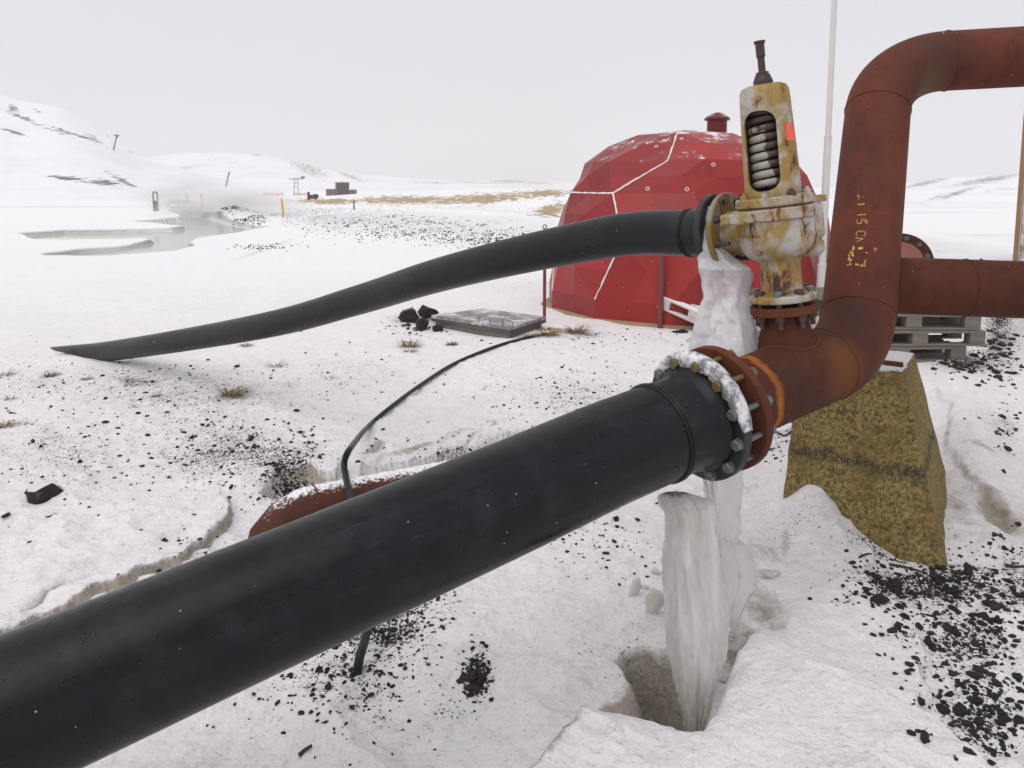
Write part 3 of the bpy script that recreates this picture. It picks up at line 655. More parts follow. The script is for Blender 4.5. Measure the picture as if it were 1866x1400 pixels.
def stone(px, py, w, label, hgt=.7, me=None, rot=None, snow=False, name="lava_stone", group=None, sink=.25):
    p = onland(px, py); me = me or random.choice(ROCKME)
    if snow:
        me = me.copy(); me.materials.clear(); me.materials.append(M_LAVASNOW)
    o = bpy.data.objects.new(name, me); COL.objects.link(o)
    s = w*p.y/FP/2*1.02; o.scale = (s, s*.9, s*hgt); o.location = p+Vector((0, 0, s*hgt*(.5-sink))); o.rotation_euler = (0, 0, rot if rot is not None else random.uniform(0, 6.28))
    tag(o, label, "stone", group); return o
stone(82, 908, 70, "largest dark rock on the left snow slab, flat topped with snow on it", 1.25, snow=True, rot=.3)
stone(90, 940, 26, "small dark stone with snow just below the largest left rock", .6, snow=True)
stone(12, 940, 22, "brown stone at the left edge of the snow, beside a snowy stone", .6)
stone(193, 770, 17, "reddish brown brick-like stone on the left snow", .5)
stone(378, 776, 13, "small round grey stone with a snowy cap on the speckled snow", .9, snow=True)
stone(540, 750, 17, "brown triangular lava stone above the speckled patch by the old pipe", .8)
stone(459, 800, 18, "dark red-brown lump in the speckled snow left of the frozen hollow", .9)
stone(432, 669, 12, "brown pointed stone just under the far black pipe", .9)
stone(486, 766, 11, "small dark stone left of the brown triangular one", .8)
stone(1122, 948, 22, "dark brown clod below the near black pipe, left of the standing ice", 1.0)
stone(1178, 900, 13, "small brown clod touching the lower edge of the near black pipe", .8)
stone(611, 1177, 13, "brown stone left of the hose end below the near black pipe", .8)
stone(1428, 790, 44, "snow covered pale stone between rust flange and concrete block", .6, snow=True)
stone(1403, 818, 30, "snow topped stone lower left beside the rust flange", .6, snow=True)
stone(1805, 1102, 34, "largest black lava stone in the gravel right of the concrete block", .75)
stone(1790, 1136, 17, "black stone just below the largest gravel stone at right", .8)
stone(1740, 1153, 32, "broad black lava stone with snowy top left of centre in the right gravel", .6, snow=False)
stone(1787, 1068, 26, "flat black stone nearest the foot of the concrete block", .5)
stone(1838, 1100, 16, "upright black stone close to the right picture edge", 1.0)
stone(1720, 1296, 30, "black jagged stone at the left rim of the lower right gravel", .7)
stone(1742, 1295, 20, "dark stone leaning against the jagged one in lower right gravel", .8)
stone(1826, 1318, 22, "round black stone in the lower right gravel", .8)
stone(1803, 1263, 18, "brownish wedge of lava in the lower right gravel", .8)
stone(1777, 1258, 17, "tall dark stone beside the brownish wedge", 1.0)
stone(1756, 1254, 15, "black stone at the top of the lower right gravel patch", .9)
stone(1795, 1330, 24, "wide low black stone near the bottom of the right gravel", .5)
stone(1705, 1020, 34, "black clump of lava right at the foot tip of the concrete block", .5)
stone(1600, 1092, 40, "black lava clump at the lower left corner of the right gravel", .45)
stone(1648, 1103, 18, "black stone on the snow step by the right gravel", .6)
stone(1710, 1060, 30, "dark lava lump in the middle of the gravel under the block foot", .6)
stone(1695, 1085, 16, "dark stone just below the lava lump in the upper gravel", .7)
stone(1815, 680, 24, "reddish black stone beside the pallet stack", .8)
stone(1843, 681, 28, "low black stone right of the pallet stack stone", .5)
M_HEAP = lava_mat('snow_streaked_lava', base=(.016, .014, .014), snow=.98)
def heapme():
    m_ = random.choice(ROCKME).copy(); m_.materials.clear(); m_.materials.append(M_HEAP); return m_
for (a, b, w_, l) in [(752, 587, 60, "left large snow streaked lava rock beside the steel hatch"), (778, 578, 56, "upper snow streaked lava rock of the heap beside the hatch"),
                      (768, 601, 48, "lower snow streaked lava rock of the heap beside the hatch"), (798, 603, 34, "flat dark lava rock at the right foot of the heap"), (738, 577, 26, "small snowy lava rock at the left top of the heap")]:
    stone(a, b, w_, l, 1.0, me=heapme(),  group="lava rocks heaped beside the steel hatch")
stone(1240, 606, 34, "grey stone under the broken pallet by the dome", .5)

def tuft(px, py, wpx, n, label, lay=.6):
    p = onland(px, py); wpx = wpx*1.3; n = int(n*1.4); R = wpx*p.y/FP/2; mb = MB()
    for _ in range(n):
        a = random.uniform(0, 6.28); r0 = R*.35*random.random(); b = Vector((math.cos(a)*r0, math.sin(a)*r0*.6, -.01))
        a2 = a+random.uniform(-.7, .7); L = R*random.uniform(.5, 1.15); up = random.uniform(.25, 1)*(1-lay*.5)
        d1 = Vector((math.cos(a2)*L*.5, math.sin(a2)*L*.4, L*up*.75)); d2 = Vector((math.cos(a2)*L, math.sin(a2)*L*.8, L*up*random.uniform(.3, .9)))
        wd = max(.0012, .0010*p.y*.35); sd_ = Vector((-math.sin(a2), math.cos(a2), .3)).normalized()*wd
        mb.add([b-sd_, b+sd_, b+d1+sd_*.8, b+d1-sd_*.8, b+d2], [(0, 1, 2, 3), (3, 2, 4)])
    o = mb.build("grass_tuft", M_GRASS, smooth=False); o.location = p; tag(o, label, "grass tuft", "dry grass tufts in the snow")
for a in [(422, 722, 62, 150, "largest dry grass tuft, brown and spreading, on the speckled snow"), (92, 686, 32, 90, "dark brown dry tuft near the left edge below the pipe end"), (157, 692, 24, 50, "small dry tuft right of the dark brown one"),
          (285, 724, 22, 80, "compact upright dry tuft left of the largest one"), (8, 778, 36, 90, "yellow dry tuft cut by the left picture edge"), (40, 772, 28, 30, "sparse dry tuft beside the yellow left edge tuft"),
          (18, 728, 26, 40, "flat pale dry tuft at left above the yellow one"), (10, 684, 34, 40, "pale tuft at the upper left edge"), (330, 720, 20, 26, "thin sparse tuft between the compact and the largest tufts"),
          (745, 632, 44, 90, "flat golden tuft on the snow left of the upright one near the hatch"), (822, 629, 22, 110, "small upright golden tuft near the steel hatch"), (748, 641, 26, 40, "small flat tuft under the golden one"),
          (965, 615, 30, 80, "golden grass at the end of the thin black hose"), (1000, 612, 44, 90, "golden grass strip between hatch and dome, left part"), (1050, 607, 50, 90, "golden grass strip in front of the dome, right part"), (242, 742, 16, 18, "tiny tuft below the compact one"),
          (500, 668, 40, 26, "sparse pale grass just under the far black pipe"), (448, 631, 26, 40, "thin golden grass touching the far black pipe"), (1290, 612, 44, 120, "mossy yellow grass under the broken pallet"), (1378, 618, 44, 200, "tall yellow grass behind the relief valve neck"),
          (1205, 596, 26, 40, "thin dry grass at the foot of the red post before the dome"), (130, 645, 40, 60, "dry grass round the buried end of the far pipe"), (600, 690, 30, 16, "faint flat grass in the open snow")]: tuft(*a)

# ================================================================== FAR THINGS
def post(name, px, ptop, pbot, Z, r, m, label, cat, lean=0.0, group=None, parts=None, n=12):
    b = C(px, pbot, Z); t = C(px+lean, ptop, Z); mb = MB(); mb.add(*tube([b-Vector((0, 0, .4)), b, b.lerp(t, .5), t], r, n))
    o = mb.build(name, m, origin=b); tag(o, label, cat, group); return o, b, t
DK = simple("dark_weathered_timber", (.09, .08, .085), .8, .3, 3); YE = simple("yellow_marker_paint", (.62, .38, .04), .6, .1, 5); GRM = simple("grey_galvanised_metal", (.22, .22, .23), .5, .2, 5)
def power_pole(px, pt, pb, Z, lean, label):
    r = empty("power_pole", label, "power pole", C(px, pb, Z)); B = r.location
    t = C(px+lean, pt, Z)-B
    mb = MB(); mb.add(*tube([-t*.2, t*0, t], [.17, .16, .12], 10)); mb.build("pole", DK, r)
    k = t.length; u = t.normalized(); mb = MB(); mb.add(*box(u*k*.93, 1.5, .16, .16, bev=.02)); mb.build("crossarm", DK, r)
    mb = MB(); mb.add(*box(u*k*.93+Vector((.15, -.25, -.25)), .5, .35, .6, bev=.05)); mb.build("transformer", DK, r)
power_pole(208, 245, 269, 170, 5, "dark power pole with short crossarm on the left hill crest")
post("slanting_post", 411, 313, 343, 150, .16, GRM, "pale grey slanting post on the plain before the middle mountain", "post", lean=7)
# hoop post by the spring
r = empty("hoop_post", "dark steel hoop post standing at the pond end by the spring", "post", C(284, 381, 47)); B = r.location
mb = MB(); mb.add(*tube([Vector((-.13, 0, -.3)), Vector((-.13, 0, .9)), Vector((-.1, 0, 1.02)), Vector((.1, 0, 1.02)), Vector((.13, 0, .9)), Vector((.13, 0, -.3))], .05, 8)); mb.build("hoop", GRM, r)
mb = MB(); mb.add(*box((0, 0, .1), .2, .05, .8, bev=.01)); mb.build("board", DK, r)
post("marker_post", 515, 363, 379, 32, .045, YE, "yellow marker post at the road embankment", "marker post", lean=-2)
post("marker_post", 645, 366.5, 372, 50, .05, DK, "small dark marker post at the foot of the golden grass", "marker post")
PK = simple("faded_pink_marker", (.70, .52, .50), .7, .1, 3)
post("marker_post", 368, 354, 366, 52, .07, PK, "faded pink marker post in the steam, right one", "marker post", lean=-2); post("marker_post", 341, 351, 358, 52, .05, PK, "faded pink marker post in the steam, left one", "marker post")
# low red snow fences
RF = simple("faded_red_netting", (.70, .48, .47), .8, .2, 1)
for (a, b, l) in [(480, 515, "left stretch of faded red netting on the plain"), (535, 562, "right stretch of faded red netting beside the mast")]:
    p0 = C(a, 354, 110); p1 = C(b, 354, 110); mb = MB(); mb.add(*box((p0+p1)/2, (p1-p0).length, .06, .30, bev=.01)); 
    for k in range(5): mb.add(*box(p0.lerp(p1, k/4)-Vector((0, 0, .1)), .08, .08, .7))
    o = mb.build("netting_fence", RF, origin=tuple(p0)); tag(o, l, "fence", "red netting fences on the plain")
# mast
r = empty("weather_mast", "thin grey lattice mast with two small arms left of the dark tank", "mast", C(542, 348, 100))
mb = MB()
for dx in (-.45, .1): mb.add(*tube([Vector((dx, 0, -.5)), Vector((dx*.8, 0, 1.7))], .05, 6))
for z in (.5, 1.0, 1.5): mb.add(*tube([Vector((-.42, 0, z)), Vector((.1, 0, z))], .035, 6))
mb.build("lattice", GRM, r); mb = MB(); mb.add(*box((-.1, 0, 1.55), 1.9, .12, .1, bev=.01)); mb.add(*box((.75, 0, 1.75), .5, .2, .3, bev=.02)); mb.build("arm", GRM, r)
# tank and huts
TK = simple("dark_brown_steel_cladding", (.075, .055, .06), .6, .15, .8); HUT = simple("brown_hut_cladding", (.19, .10, .08), .7, .2, 1)
r = empty("storage_tank", "dark brown square steel tank building on the plain", "tank building", C(624, 354, 95)); r.rotation_euler = (0, 0, .35)
mb = MB(); mb.add(*box((0, 0, .62), 1.5, 1.5, 1.55, bev=.04)); mb.build("wall", TK, r)
mb = MB(); mb.add(*box((0, 0, 1.42), 1.6, 1.6, .06, bev=.015)); mb.build("roof", DK, r)
mb = MB(); mb.add(*tube([Vector((0, 0, 1.44)), Vector((0, 0, 1.62))], .04, 8)); mb.build("vent", DK, r)
def hut(px0, px1, pt, pb, Z, m, label):
    a, b = C(px0, pb, Z), C(px1, pb, Z); h_ = C(px0, pt, Z).z-a.z; r = empty("hut", label, "hut", (a+b)/2); wd = (b-a).length
    mb = MB(); mb.add(*box((0, .5, h_/2-.2), wd, 1, h_+.4, bev=.02)); mb.build("wall", m, r)
    mb = MB(); mb.add(*box((0, .5, h_+.05), wd*1.06, 1.08, .08, bev=.02)); mb.build("roof", M_SNOW, r)
    mb = MB(); mb.add(*box((wd*.1, -.01, h_*.42), wd*.3, .05, h_*.55, bev=.01)); mb.build("door", DK, r)
hut(594, 609, 345, 353, 93, HUT, "low brown hut left of the dark tank building"); hut(636, 647, 346, 353, 93, HUT, "low brown hut right of the dark tank building")
# small dark vehicle
r = empty("snow_scooter", "small dark vehicle parked at the left end of the golden grass", "vehicle", C(569, 363, 52)); DV = simple("dark_green_black_cover", (.022, .03, .032), .6, .3, 6)
mb = MB(); mb.add(*tube(catmull([(-.30, 0, .12), (-.15, 0, .17), (.1, 0, .16), (.3, 0, .22), (.36, 0, .3)], 4), [.08]+[.13]*15+[.08], 10)); mb.build("body", DV, r)
mb = MB(); mb.add(*box((-.24, 0, .36), .12, .22, .26, bev=.03)); mb.build("backrest", DV, r)
mb = MB(); mb.add(*box((.2, 0, .28), .22, .2, .12, bev=.03)); mb.build("seat", DV, r)
for x_ in (-.22, .24):
    mb = MB(); mb.add(*lathe([(-.14, .09), (-.13, .1), (.13, .1), (.14, .09)], (x_, 0, .06), (0, 1, 0), 14)); mb.build("wheel", DV, r)

# ================================================================== PIPEWORK
def ray_to_bvh(bvh, px, py):
    o = Vector((0, 0, EYE)); d = (C(px, py, 1)-o).normalized(); return bvh.ray_cast(o, d)
def fillet_path(P, R, arc=14, seg=10):
    """corner points -> sampled centre line with circular bends; also returns joint positions"""
    out = [Vector(P[0])]; joints = []
    for i in range(1, len(P)-1):
        a, b, c = Vector(P[i-1]), Vector(P[i]), Vector(P[i+1]); u = (a-b).normalized(); v = (c-b).normalized()
        ang = u.angle(v); tl = R[i-1]/math.tan(ang/2); s = b+u*tl; e = b+v*tl; cen = b+(u+v).normalized()*(R[i-1]/math.sin(ang/2))
        st = out[-1]
        for k in range(1, seg): out.append(st.lerp(s, k/seg))
        q0, q1 = s-cen, e-cen; th = q0.angle(q1)
        for k in range(arc+1):
            t = k/arc; out.append(cen+(q0*math.sin((1-t)*th)+q1*math.sin(t*th))/math.sin(th))
        joints += [(s, -u), (e, v)]
    st = out[-1]
    for k in range(1, seg+1): out.append(st.lerp(Vector(P[-1]), k/seg))
    return out, joints
def torus(c, a, R, r, n=48, m=8): return lathe([(r*math.cos(t), R+r*math.sin(t)) for t in [2*math.pi*k/m for k in range(m)]], c, a, n, closed=True)

Fc = C(1283, 755, 2.56); CL = C(1557, 643, 2.97); AX = (CL-Fc).normalized(); Fc = Fc-AX*.045
# --- large rusty pipe
r = empty("steel_pipe", "large rust brown steel pipe rising from the flange and bending to the right", "pipe", (Fc.x+.5, Fc.y+.2, 0)); RB = Vector(r.location); RR = .1365
CU = C(1607, 118, 3.62); CR = C(3300, 24, 3.30)
P0 = Fc+AX*.13
path, joints = fillet_path([P0, CL, CU, CR], [.36, .38], arc=18)
def bld(mb, name, m, parent, base, **k):
    o = mb.build(name, m, parent, **k); o.location = -Vector(base); return o
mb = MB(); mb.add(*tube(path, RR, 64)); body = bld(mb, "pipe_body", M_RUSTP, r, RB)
pipebvh = BVHTree.FromPolygons([Vector(v) for v in mb.v], mb.f)
for (p, a) in joints: mb = MB(); mb.add(*torus(p, a, RR+.0005, .0032, 64, 8)); bld(mb, "weld_seam", M_RUST, r, RB)
# lower horizontal branch
LB0 = C(1590, 519, 3.22); LB1 = C(3300, 577, 2.95); ub = (LB1-LB0).normalized(); LR = .1185
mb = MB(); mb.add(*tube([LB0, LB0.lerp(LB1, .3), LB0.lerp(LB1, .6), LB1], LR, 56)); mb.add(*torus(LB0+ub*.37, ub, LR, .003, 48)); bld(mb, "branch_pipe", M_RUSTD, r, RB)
# blind flange behind it
bfc = C(1640, 480, 4.0); bfa = (Vector((0, 0, EYE))-bfc).normalized()+Vector((-.08, 0, 0)); bfa.normalize()
r2 = empty("blind_flange", "round rusty flange with bolts and pinkish plate behind the lower pipe", "flange", (bfc.x, bfc.y, 0)); B2 = Vector(r2.location)
mb = MB(); mb.add(*lathe([(-.03, .10), (-.03, .152), (-.027, .156), (-.003, .156), (0, .152), (0, .10)], bfc, bfa, 48)); bld(mb, "ring", M_RUST2, r2, B2)
PKP = simple("pinkish_primer_rust", (.36, .14, .11), .7, .2, 8)
mb = MB(); mb.add(*lathe([(0, .112), (.004, .108), (.006, .0)], bfc, bfa, 40)); bld(mb, "cover_plate", PKP, r2, B2)
_, e1, e2 = frame(bfa)
for k in range(12):
    t = 2*math.pi*(k+.35)/12; mb = MB(); mb.add(*hexnut(bfc+(e1*math.cos(t)+e2*math.sin(t))*.132, bfa, .024, .014, k, washer=.002)); bld(mb, "bolt", M_BOLT, r2, B2)
mb = MB(); mb.add(*tube([bfc-bfa*.03, bfc-bfa*.4, Vector((bfc.x, bfc.y+.75, .35)), Vector((bfc.x, bfc.y+.8, -.1))], .10, 32)); bld(mb, "pipe_stub", M_RUST, r2, B2)
# tee neck for the valve
VO = C(1427, 547, 2.80); VT = C(1386, 100, 2.72); VU = (VT-VO).normalized()
neckbase = P0+AX*((VO-P0).dot(AX)); neckbase = VO - VU*((VO-neckbase).length*1.0)
mb = MB(); prof = [(-.046, .076), (-.07, .078), (-.10, .086), (-.135, .098), (-.165, .104), (-.19, .106), (-.31, .106)]
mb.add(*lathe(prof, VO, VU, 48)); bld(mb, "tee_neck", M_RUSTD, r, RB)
mb = MB()
# weld line where neck meets the run
ring = []
for k in range(48):
    t = 2*math.pi*k/48; a_, e1, e2 = frame(VU); d_ = (e1*math.cos(t)+e2*math.sin(t))*.1065; q = VO+d_-VU*.02
    hit = pipebvh.ray_cast(q-VU*.1, -VU)
    if hit[0] is not None: ring.append(hit[0])
if len(ring) > 40: mb.add(*tube(ring+ring[:1], .0042, 8, caps=False)); bld(mb, "neck_weld", M_RUST, r, RB)
mb = MB(); mb.add(*lathe([(-.046, .076), (-.046, .1145), (-.043, .118), (-.018, .118), (-.015, .1145), (-.015, .03)], VO, VU, 56)); nf = bld(mb, "neck_flange", M_RUST2, r, RB)
# main rust flange
_, e1, e2 = frame(AX)
mb = MB(); mb.add(*lathe([(.098, .13), (.098, .150), (.102, .210), (.106, .214), (.130, .214), (.134, .210), (.140, .150), (.150, .139), (.152, .13)], Fc, AX, 72)); fl = bld(mb, "flange", M_RUST2, r, RB)
# paint marks on the riser
def stroke(mb, bvh, pts, wpx, lift=.0012):
    pr = None
    for i in range(len(pts)):
        a = Vector(pts[max(i-1, 0)]); b = Vector(pts[min(i+1, len(pts)-1)]); d = (b-a).normalized(); n_ = Vector((-d.y, d.x))*wpx/2; p = Vector(pts[i])
        q = []
        for s_ in (-1, 1):
            h = ray_to_bvh(bvh, p.x+n_.x*s_, p.y+n_.y*s_)
            if h[0] is None: return
            nn = h[1]; nn = nn if nn.dot(Vector((0, 0, EYE))-h[0]) > 0 else -nn
            q.append(h[0]+nn*lift)
        if pr: mb.add([pr[0], pr[1], q[1], q[0]], [(0, 1, 2, 3)])
        pr = q
def zz(*p): return [(1500+a/5.385, 300+b/5.385) for a, b in p]
mb = MB()
for s_, w_ in [(zz((340, 396), (365, 392), (408, 388)), 1.9), (zz((338, 499), (365, 495), (420, 492)), 1.8), (zz((332, 545), (335, 575), (350, 583), (372, 578), (378, 560), (378, 540)), 1.5), (zz((385, 540), (408, 542), (415, 560), (412, 580)), 1.3), (zz((415, 538), (432, 555), (430, 582)), 1.2),
               (zz((328, 700), (325, 680), (335, 662), (370, 655), (405, 660), (416, 675), (412, 695), (395, 704)), 1.4), (zz((316, 722), (345, 724), (395, 730)), 1.4), (zz((330, 765), (355, 745), (395, 730)), 1.2),
               (zz((342, 826), (365, 824), (392, 815)), 4.2), (zz((420, 865), (432, 868)), 2.5), (zz((295, 800), (303, 820), (285, 848)), 3.2), (zz((262, 862), (300, 872)), 3.0), (zz((250, 880), (262, 905), (245, 935)), 2.6), (zz((280, 880), (300, 905)), 3.2), (zz((250, 935), (285, 938)), 3.4), (zz((262, 955), (272, 990)), 2.4),
               (zz((235, 990), (255, 985)), 2.5), (zz((315, 978), (350, 990)), 3.2), (zz((365, 992), (392, 996)), 3.2), (zz((398, 985), (412, 960), (415, 935)), 2.6), (zz((405, 1000), (412, 990)), 2.2), (zz((340, 300), (352, 318)), 2.5), (zz((385, 320), (394, 322)), 1.3), (zz((350, 330), (352, 345)), 1.2)]:
    stroke(mb, pipebvh, s_, w_)
YP = N("faded_yellow_stencil_paint"); M_YP = YP.set(color=YP.mix(YP.step(YP.noise(220, 4), .45, .6), (.75, .42, .12), (.30, .10, .04)), rough=.7)
bld(mb, "stencil_lettering", M_YP, r, RB, smooth=False)
mb = MB(); stroke(mb, pipebvh, zz((495, 822), (525, 838)), 5); stroke(mb, pipebvh, zz((505, 850), (512, 862)), 2); bld(mb, "red_paint_mark", simple("faded_red_paint", (.42, .09, .05), .7, .3, 200), r, RB, smooth=False)

# --- large black pipe
EL = C(40, 1292, 1.60); AB = (EL-Fc).normalized()
r = empty("plastic_pipe", "large black plastic pipe crossing the foreground to the bolted flange", "pipe", (Fc.x-.8, Fc.y-.5, 0)); PB = Vector(r.location)
far_end = EL+AB*1.6; far_end.z = min(far_end.z, .0)
p_s = Fc-AX*.16
pts = [p_s, Fc-AX*.26, Fc-AX*.40]+[p_s.lerp(EL, k/10) for k in range(3, 11)]+[EL+AB*.5, EL+AB*1.0+Vector((0, 0, -.08)), EL+AB*1.6+Vector((0, 0, -.35))]
mb = MB(); mb.add(*tube(pts, .1575, 72)); bld(mb, "pipe_body", M_PE, r, PB)
mb = MB(); mb.add(*lathe([(-.165, .150), (-.160, .1565), (-.06, .1565), (-.045, .160), (-.030, .172), (-.012, .176), (-.008, .176), (-.004, .172), (0, .13)], Fc, AX, 64)); bld(mb, "stub_end", M_PE, r, PB)
mb = MB(); mb.add(*torus(Fc-AX*.172, AX, .1585, .0055, 64, 10)); mb.add(*torus(Fc-AX*.160, AX, .1585, .0055, 64, 10)); bld(mb, "weld_bead", M_PE, r, PB)
BR = simple("black_coated_backing_ring", (.016, .016, .018), .5, .3, 30)
mb = MB(); mb.add(*lathe([(0, .165), (0, .209), (.004, .2135), (.030, .2135), (.034, .209), (.034, .12)], Fc, AX, 72)); mb.add(*lathe([(.034, .10), (.036, .165), (.052, .167), (.056, .163), (.056, .10)], Fc, AX, 48)); bld(mb, "backing_ring", BR, r, PB)
_, e1, e2 = frame(AX)
for k in range(12):
    t = 2*math.pi*(k+.5)/12+.07; rd = (e1*math.cos(t)+e2*math.sin(t)); q = Fc+rd*.189
    mm = M_BRASSBOLT if k in (1, 3, 2) else M_BOLT
    mb = MB(); mb.add(*hexnut(q-AX*.001, -AX, .033, .019, k*.7, washer=.003)); mb.add(*lathe([(.03, .0095), (.1, .0095)], q, AX, 14))
    mb.add(*hexnut(q+AX*.140, AX, .033, .018, k*1.3)); mb.add(*hexnut(q+AX*.036, AX, .032, .016, k*.4)) if k % 3 == 1 else None
    o = bld(mb, "bolt", mm, r, PB)
# snow and ice crust over the upper rim of the ring
V = []; F = []; nA, nR = 70, 12
def crust(o_, axis, r0, r1, s0, s1, a0, a1, thick, seed, n=110):
    a_, f1, f2 = frame(axis); V = []; F = []
    prof = [(s0-thick*.25, r0), (s0-thick*.7, r0+(r1-r0)*.35), (s0-thick*.8, r0+(r1-r0)*.7), (s0-thick*.5, r1), (s0, r1+thick*.8), ((s0+s1)/2, r1+thick), (s1+thick*.1, r1+thick*.4), (s1+.002, r1-.004)]
    m = len(prof)
    for k in range(n+1):
        u = k/n; t = a0+(a1-a0)*u; w_ = math.sin(math.pi*min(max(u, .0), 1))**.45
        for j, (s_, r_) in enumerate(prof):
            nz_ = float(fbm(np.array([t*9+j*.3]), np.array([j*.9+seed]), 3, seed))
            base_r = r1-.001; rr_ = base_r+(r_-base_r)*w_*(1+.5*nz_) if r_ > r1 else r1-(r1-r_)*w_*(1+.45*nz_)
            sn = s_ if s0 <= s_ <= s1 else (s0+(s_-s0)*w_*(1+.8*nz_) if s_ < s0 else s_)
            V.append(Vector(o_)+a_*sn+(f1*math.cos(t)+f2*math.sin(t))*rr_)
    for k in range(n):
        for j in range(m-1): F.append((k*m+j, k*m+j+1, (k+1)*m+j+1, (k+1)*m+j))
    return V, F
mb = MB(); mb.add(*crust(Fc, AX, .172, .2135, 0, .034, math.radians(2), math.radians(150), .012, 3)); o = mb.build("snow_crust", M_CRUST, angle=180); tag(o, "snow and ice crust over the top of the black flange", "snow crust", kind="stuff")

# --- relief valve
r = empty("relief_valve", "yellowed silver spring relief valve standing on the rusty tee", "valve", (VO.x, VO.y, 0)); VB = Vector(r.location)
VR = (Vector((1, 0, 0))-VU*VU.x).normalized(); VF = VU.cross(VR).normalized(); VF = VF if VF.y > 0 else -VF   # right and away
def VL(x, y, z): return VO+VR*x+VF*y+VU*z
OD = (VR*-.72+VF*.69+VU*.02).normalized()       # outlet direction
def baked(o, mods):
    for t, kw in mods:
        m_ = o.modifiers.new(t, t)
        for a, b in kw.items(): setattr(m_, a, b)
    dg = bpy.context.evaluated_depsgraph_get(); me = bpy.data.meshes.new_from_object(o.evaluated_get(dg)); old = o.data; o.modifiers.clear(); o.data = me; return o
mb = MB()
mb.add(*lathe([(0, .03), (0, .114), (.004, .118), (.024, .118), (.029, .113), (.032, .086), (.04, .075), (.06, .071), (.135, .071), (.150, .076), (.158, .092), (.164, .106), (.173, .114), (.188, .125), (.206, .133), (.23, .137), (.27, .136), (.30, .135), (.305, .02)], VO, VU, 64))
mb.add(*lathe([(.0, .09), (.10, .088), (.15, .078), (.185, .078), (.192, .10), (.195, .03)], VL(-.0, 0, .258), OD, 48))
mb.add(*box(VL(.116, -.0, .185), .075, .11, .07, Matrix((VR, VF, VU)).transposed(), .018))
mb.add(*box(VL(.122, -.02, .275), .06, .10, .13, Matrix((VR, VF, VU)).transposed(), .015))
o = mb.build("body_casting", M_VALVE, r, angle=60); baked(o, [('REMESH', dict(mode='VOXEL', voxel_size=.0034)), ('SMOOTH', dict(factor=.5, iterations=5))]); o.data.polygons.foreach_set("use_smooth", [True]*len(o.data.polygons))
o.location = -VB
vb = BVHTree.FromPolygons([v.co.copy() for v in o.data.vertices], [tuple(p.vertices) for p in o.data.polygons])
# upper body flange with lugs
MM = Matrix((VR, VF, VU)).transposed()
mb = MB(); mb.add(*lathe([(.298, .03), (.298, .140), (.302, .146), (.336, .146), (.340, .141), (.340, .04)], VO, VU, 64)); bld(mb, "body_flange", M_VALVE, r, VB)
mb = MB(); mb.add(*box(VL(-.146, -.072, .318), .11, .10, .038, MM @ Matrix.Rotation(.25, 3, 'Z'), .006)); bld(mb, "lug", M_VALVE, r, VB)
mb = MB(); mb.add(*box(VL(.155, .03, .352), .075, .055, .024, MM, .004)); mb.add(*box(VL(.130, 0.0, .338), .035, .05, .045, MM, .004)); bld(mb, "lug", M_VALVE, r, VB)
mb = MB(); mb.add(*lathe([(.346, .05), (.346, .129), (.350, .134), (.374, .134), (.379, .129), (.382, .100), (.382, .05)], VO, VU, 64)); bld(mb, "bonnet_flange", M_VALVE, r, VB)
mb = MB(); mb.add(*lathe([(.338, .05), (.338, .128), (.348, .128), (.348, .05)], VO, VU, 48)); bld(mb, "gasket", M_DARKBOLT, r, VB)
for k in range(8):
    t = 2*math.pi*(k+.28)/8; q = VL(math.cos(t)*.116, math.sin(t)*.116, .379)
    mb = MB(); mb.add(*hexnut(q, VU, .026, .014, k*.9, washer=.002)); mb.add(*lathe([(.0, .0075), (.022, .0075), (.023, .006)], q, VU, 12)); bld(mb, "stud", M_VALVE if k % 3 else M_DARKBOLT, r, VB)
for k in range(8):
    t = 2*math.pi*(k+.38)/8; q = VL(math.cos(t)*.096, math.sin(t)*.096, .029)
    mb = MB(); mb.add(*hexnut(q, VU, .031, .017, k*.9, washer=.003)); q2 = q-VU*.076; fb = bld(mb, "flange_bolt", M_BOLT if k % 2 else M_DARKBOLT, r, VB); mb = MB(); mb.add(*hexnut(q2, -VU, .028, .02, k)); mb.add(*lathe([(-.03, .009), (.08, .009)], q2-VU*.015, VU, 12)); nn_ = mb.build("nut", M_DARKBOLT, fb)
# bonnet with window
bo = VL(0, 0, .38); nseg = 64; V = []; F = []
profb = [(0, .099), (.03, .097), (.34, .0865), (.372, .084), (.386, .077), (.393, .062), (.395, .02)]
def supell(t, k=3.0): return (abs(math.cos(t))**k+abs(math.sin(t))**k)**(-1/k)
def bonnet(prof, n=72):
    V = []; F = []
    for s_, rr in prof:
        for k in range(n):
            t = 2*math.pi*k/n; q = rr*(1+(supell(t+.35, 3.2)-1)*.55); V.append(bo+VU*s_+VR*math.cos(t)*q+VF*math.sin(t)*q)
    for i in range(len(prof)-1):
        for k in range(n): F.append((i*n+k, i*n+(k+1) % n, (i+1)*n+(k+1) % n, (i+1)*n+k))
    F.append(tuple(range(n))[::-1]); F.append(tuple((len(prof)-1)*n+k for k in range(n))); return V, F
mo = MB(); mo.add(*bonnet(profb)); oo = mo.build("bonnet", M_VALVE)
mi = MB(); mi.add(*bonnet([(.012, .087), (.34, .076), (.352, .058)])); oi = mi.build("cutter_inside", None)
wd_ = (VF*-.80+VR*-.60).normalized(); wr = wd_.cross(VU).normalized()      # window looks to the near left
cw = bmesh.new(); bmesh.ops.create_cube(cw, size=1); bmesh.ops.scale(cw, vec=(.112, .30, .280), verts=cw.verts)
eds = [e for e in cw.edges if abs((e.verts[0].co-e.verts[1].co).normalized().y) > .9]; bmesh.ops.bevel(cw, geom=eds, offset=.046, segments=8, affect='EDGES', profile=.5)
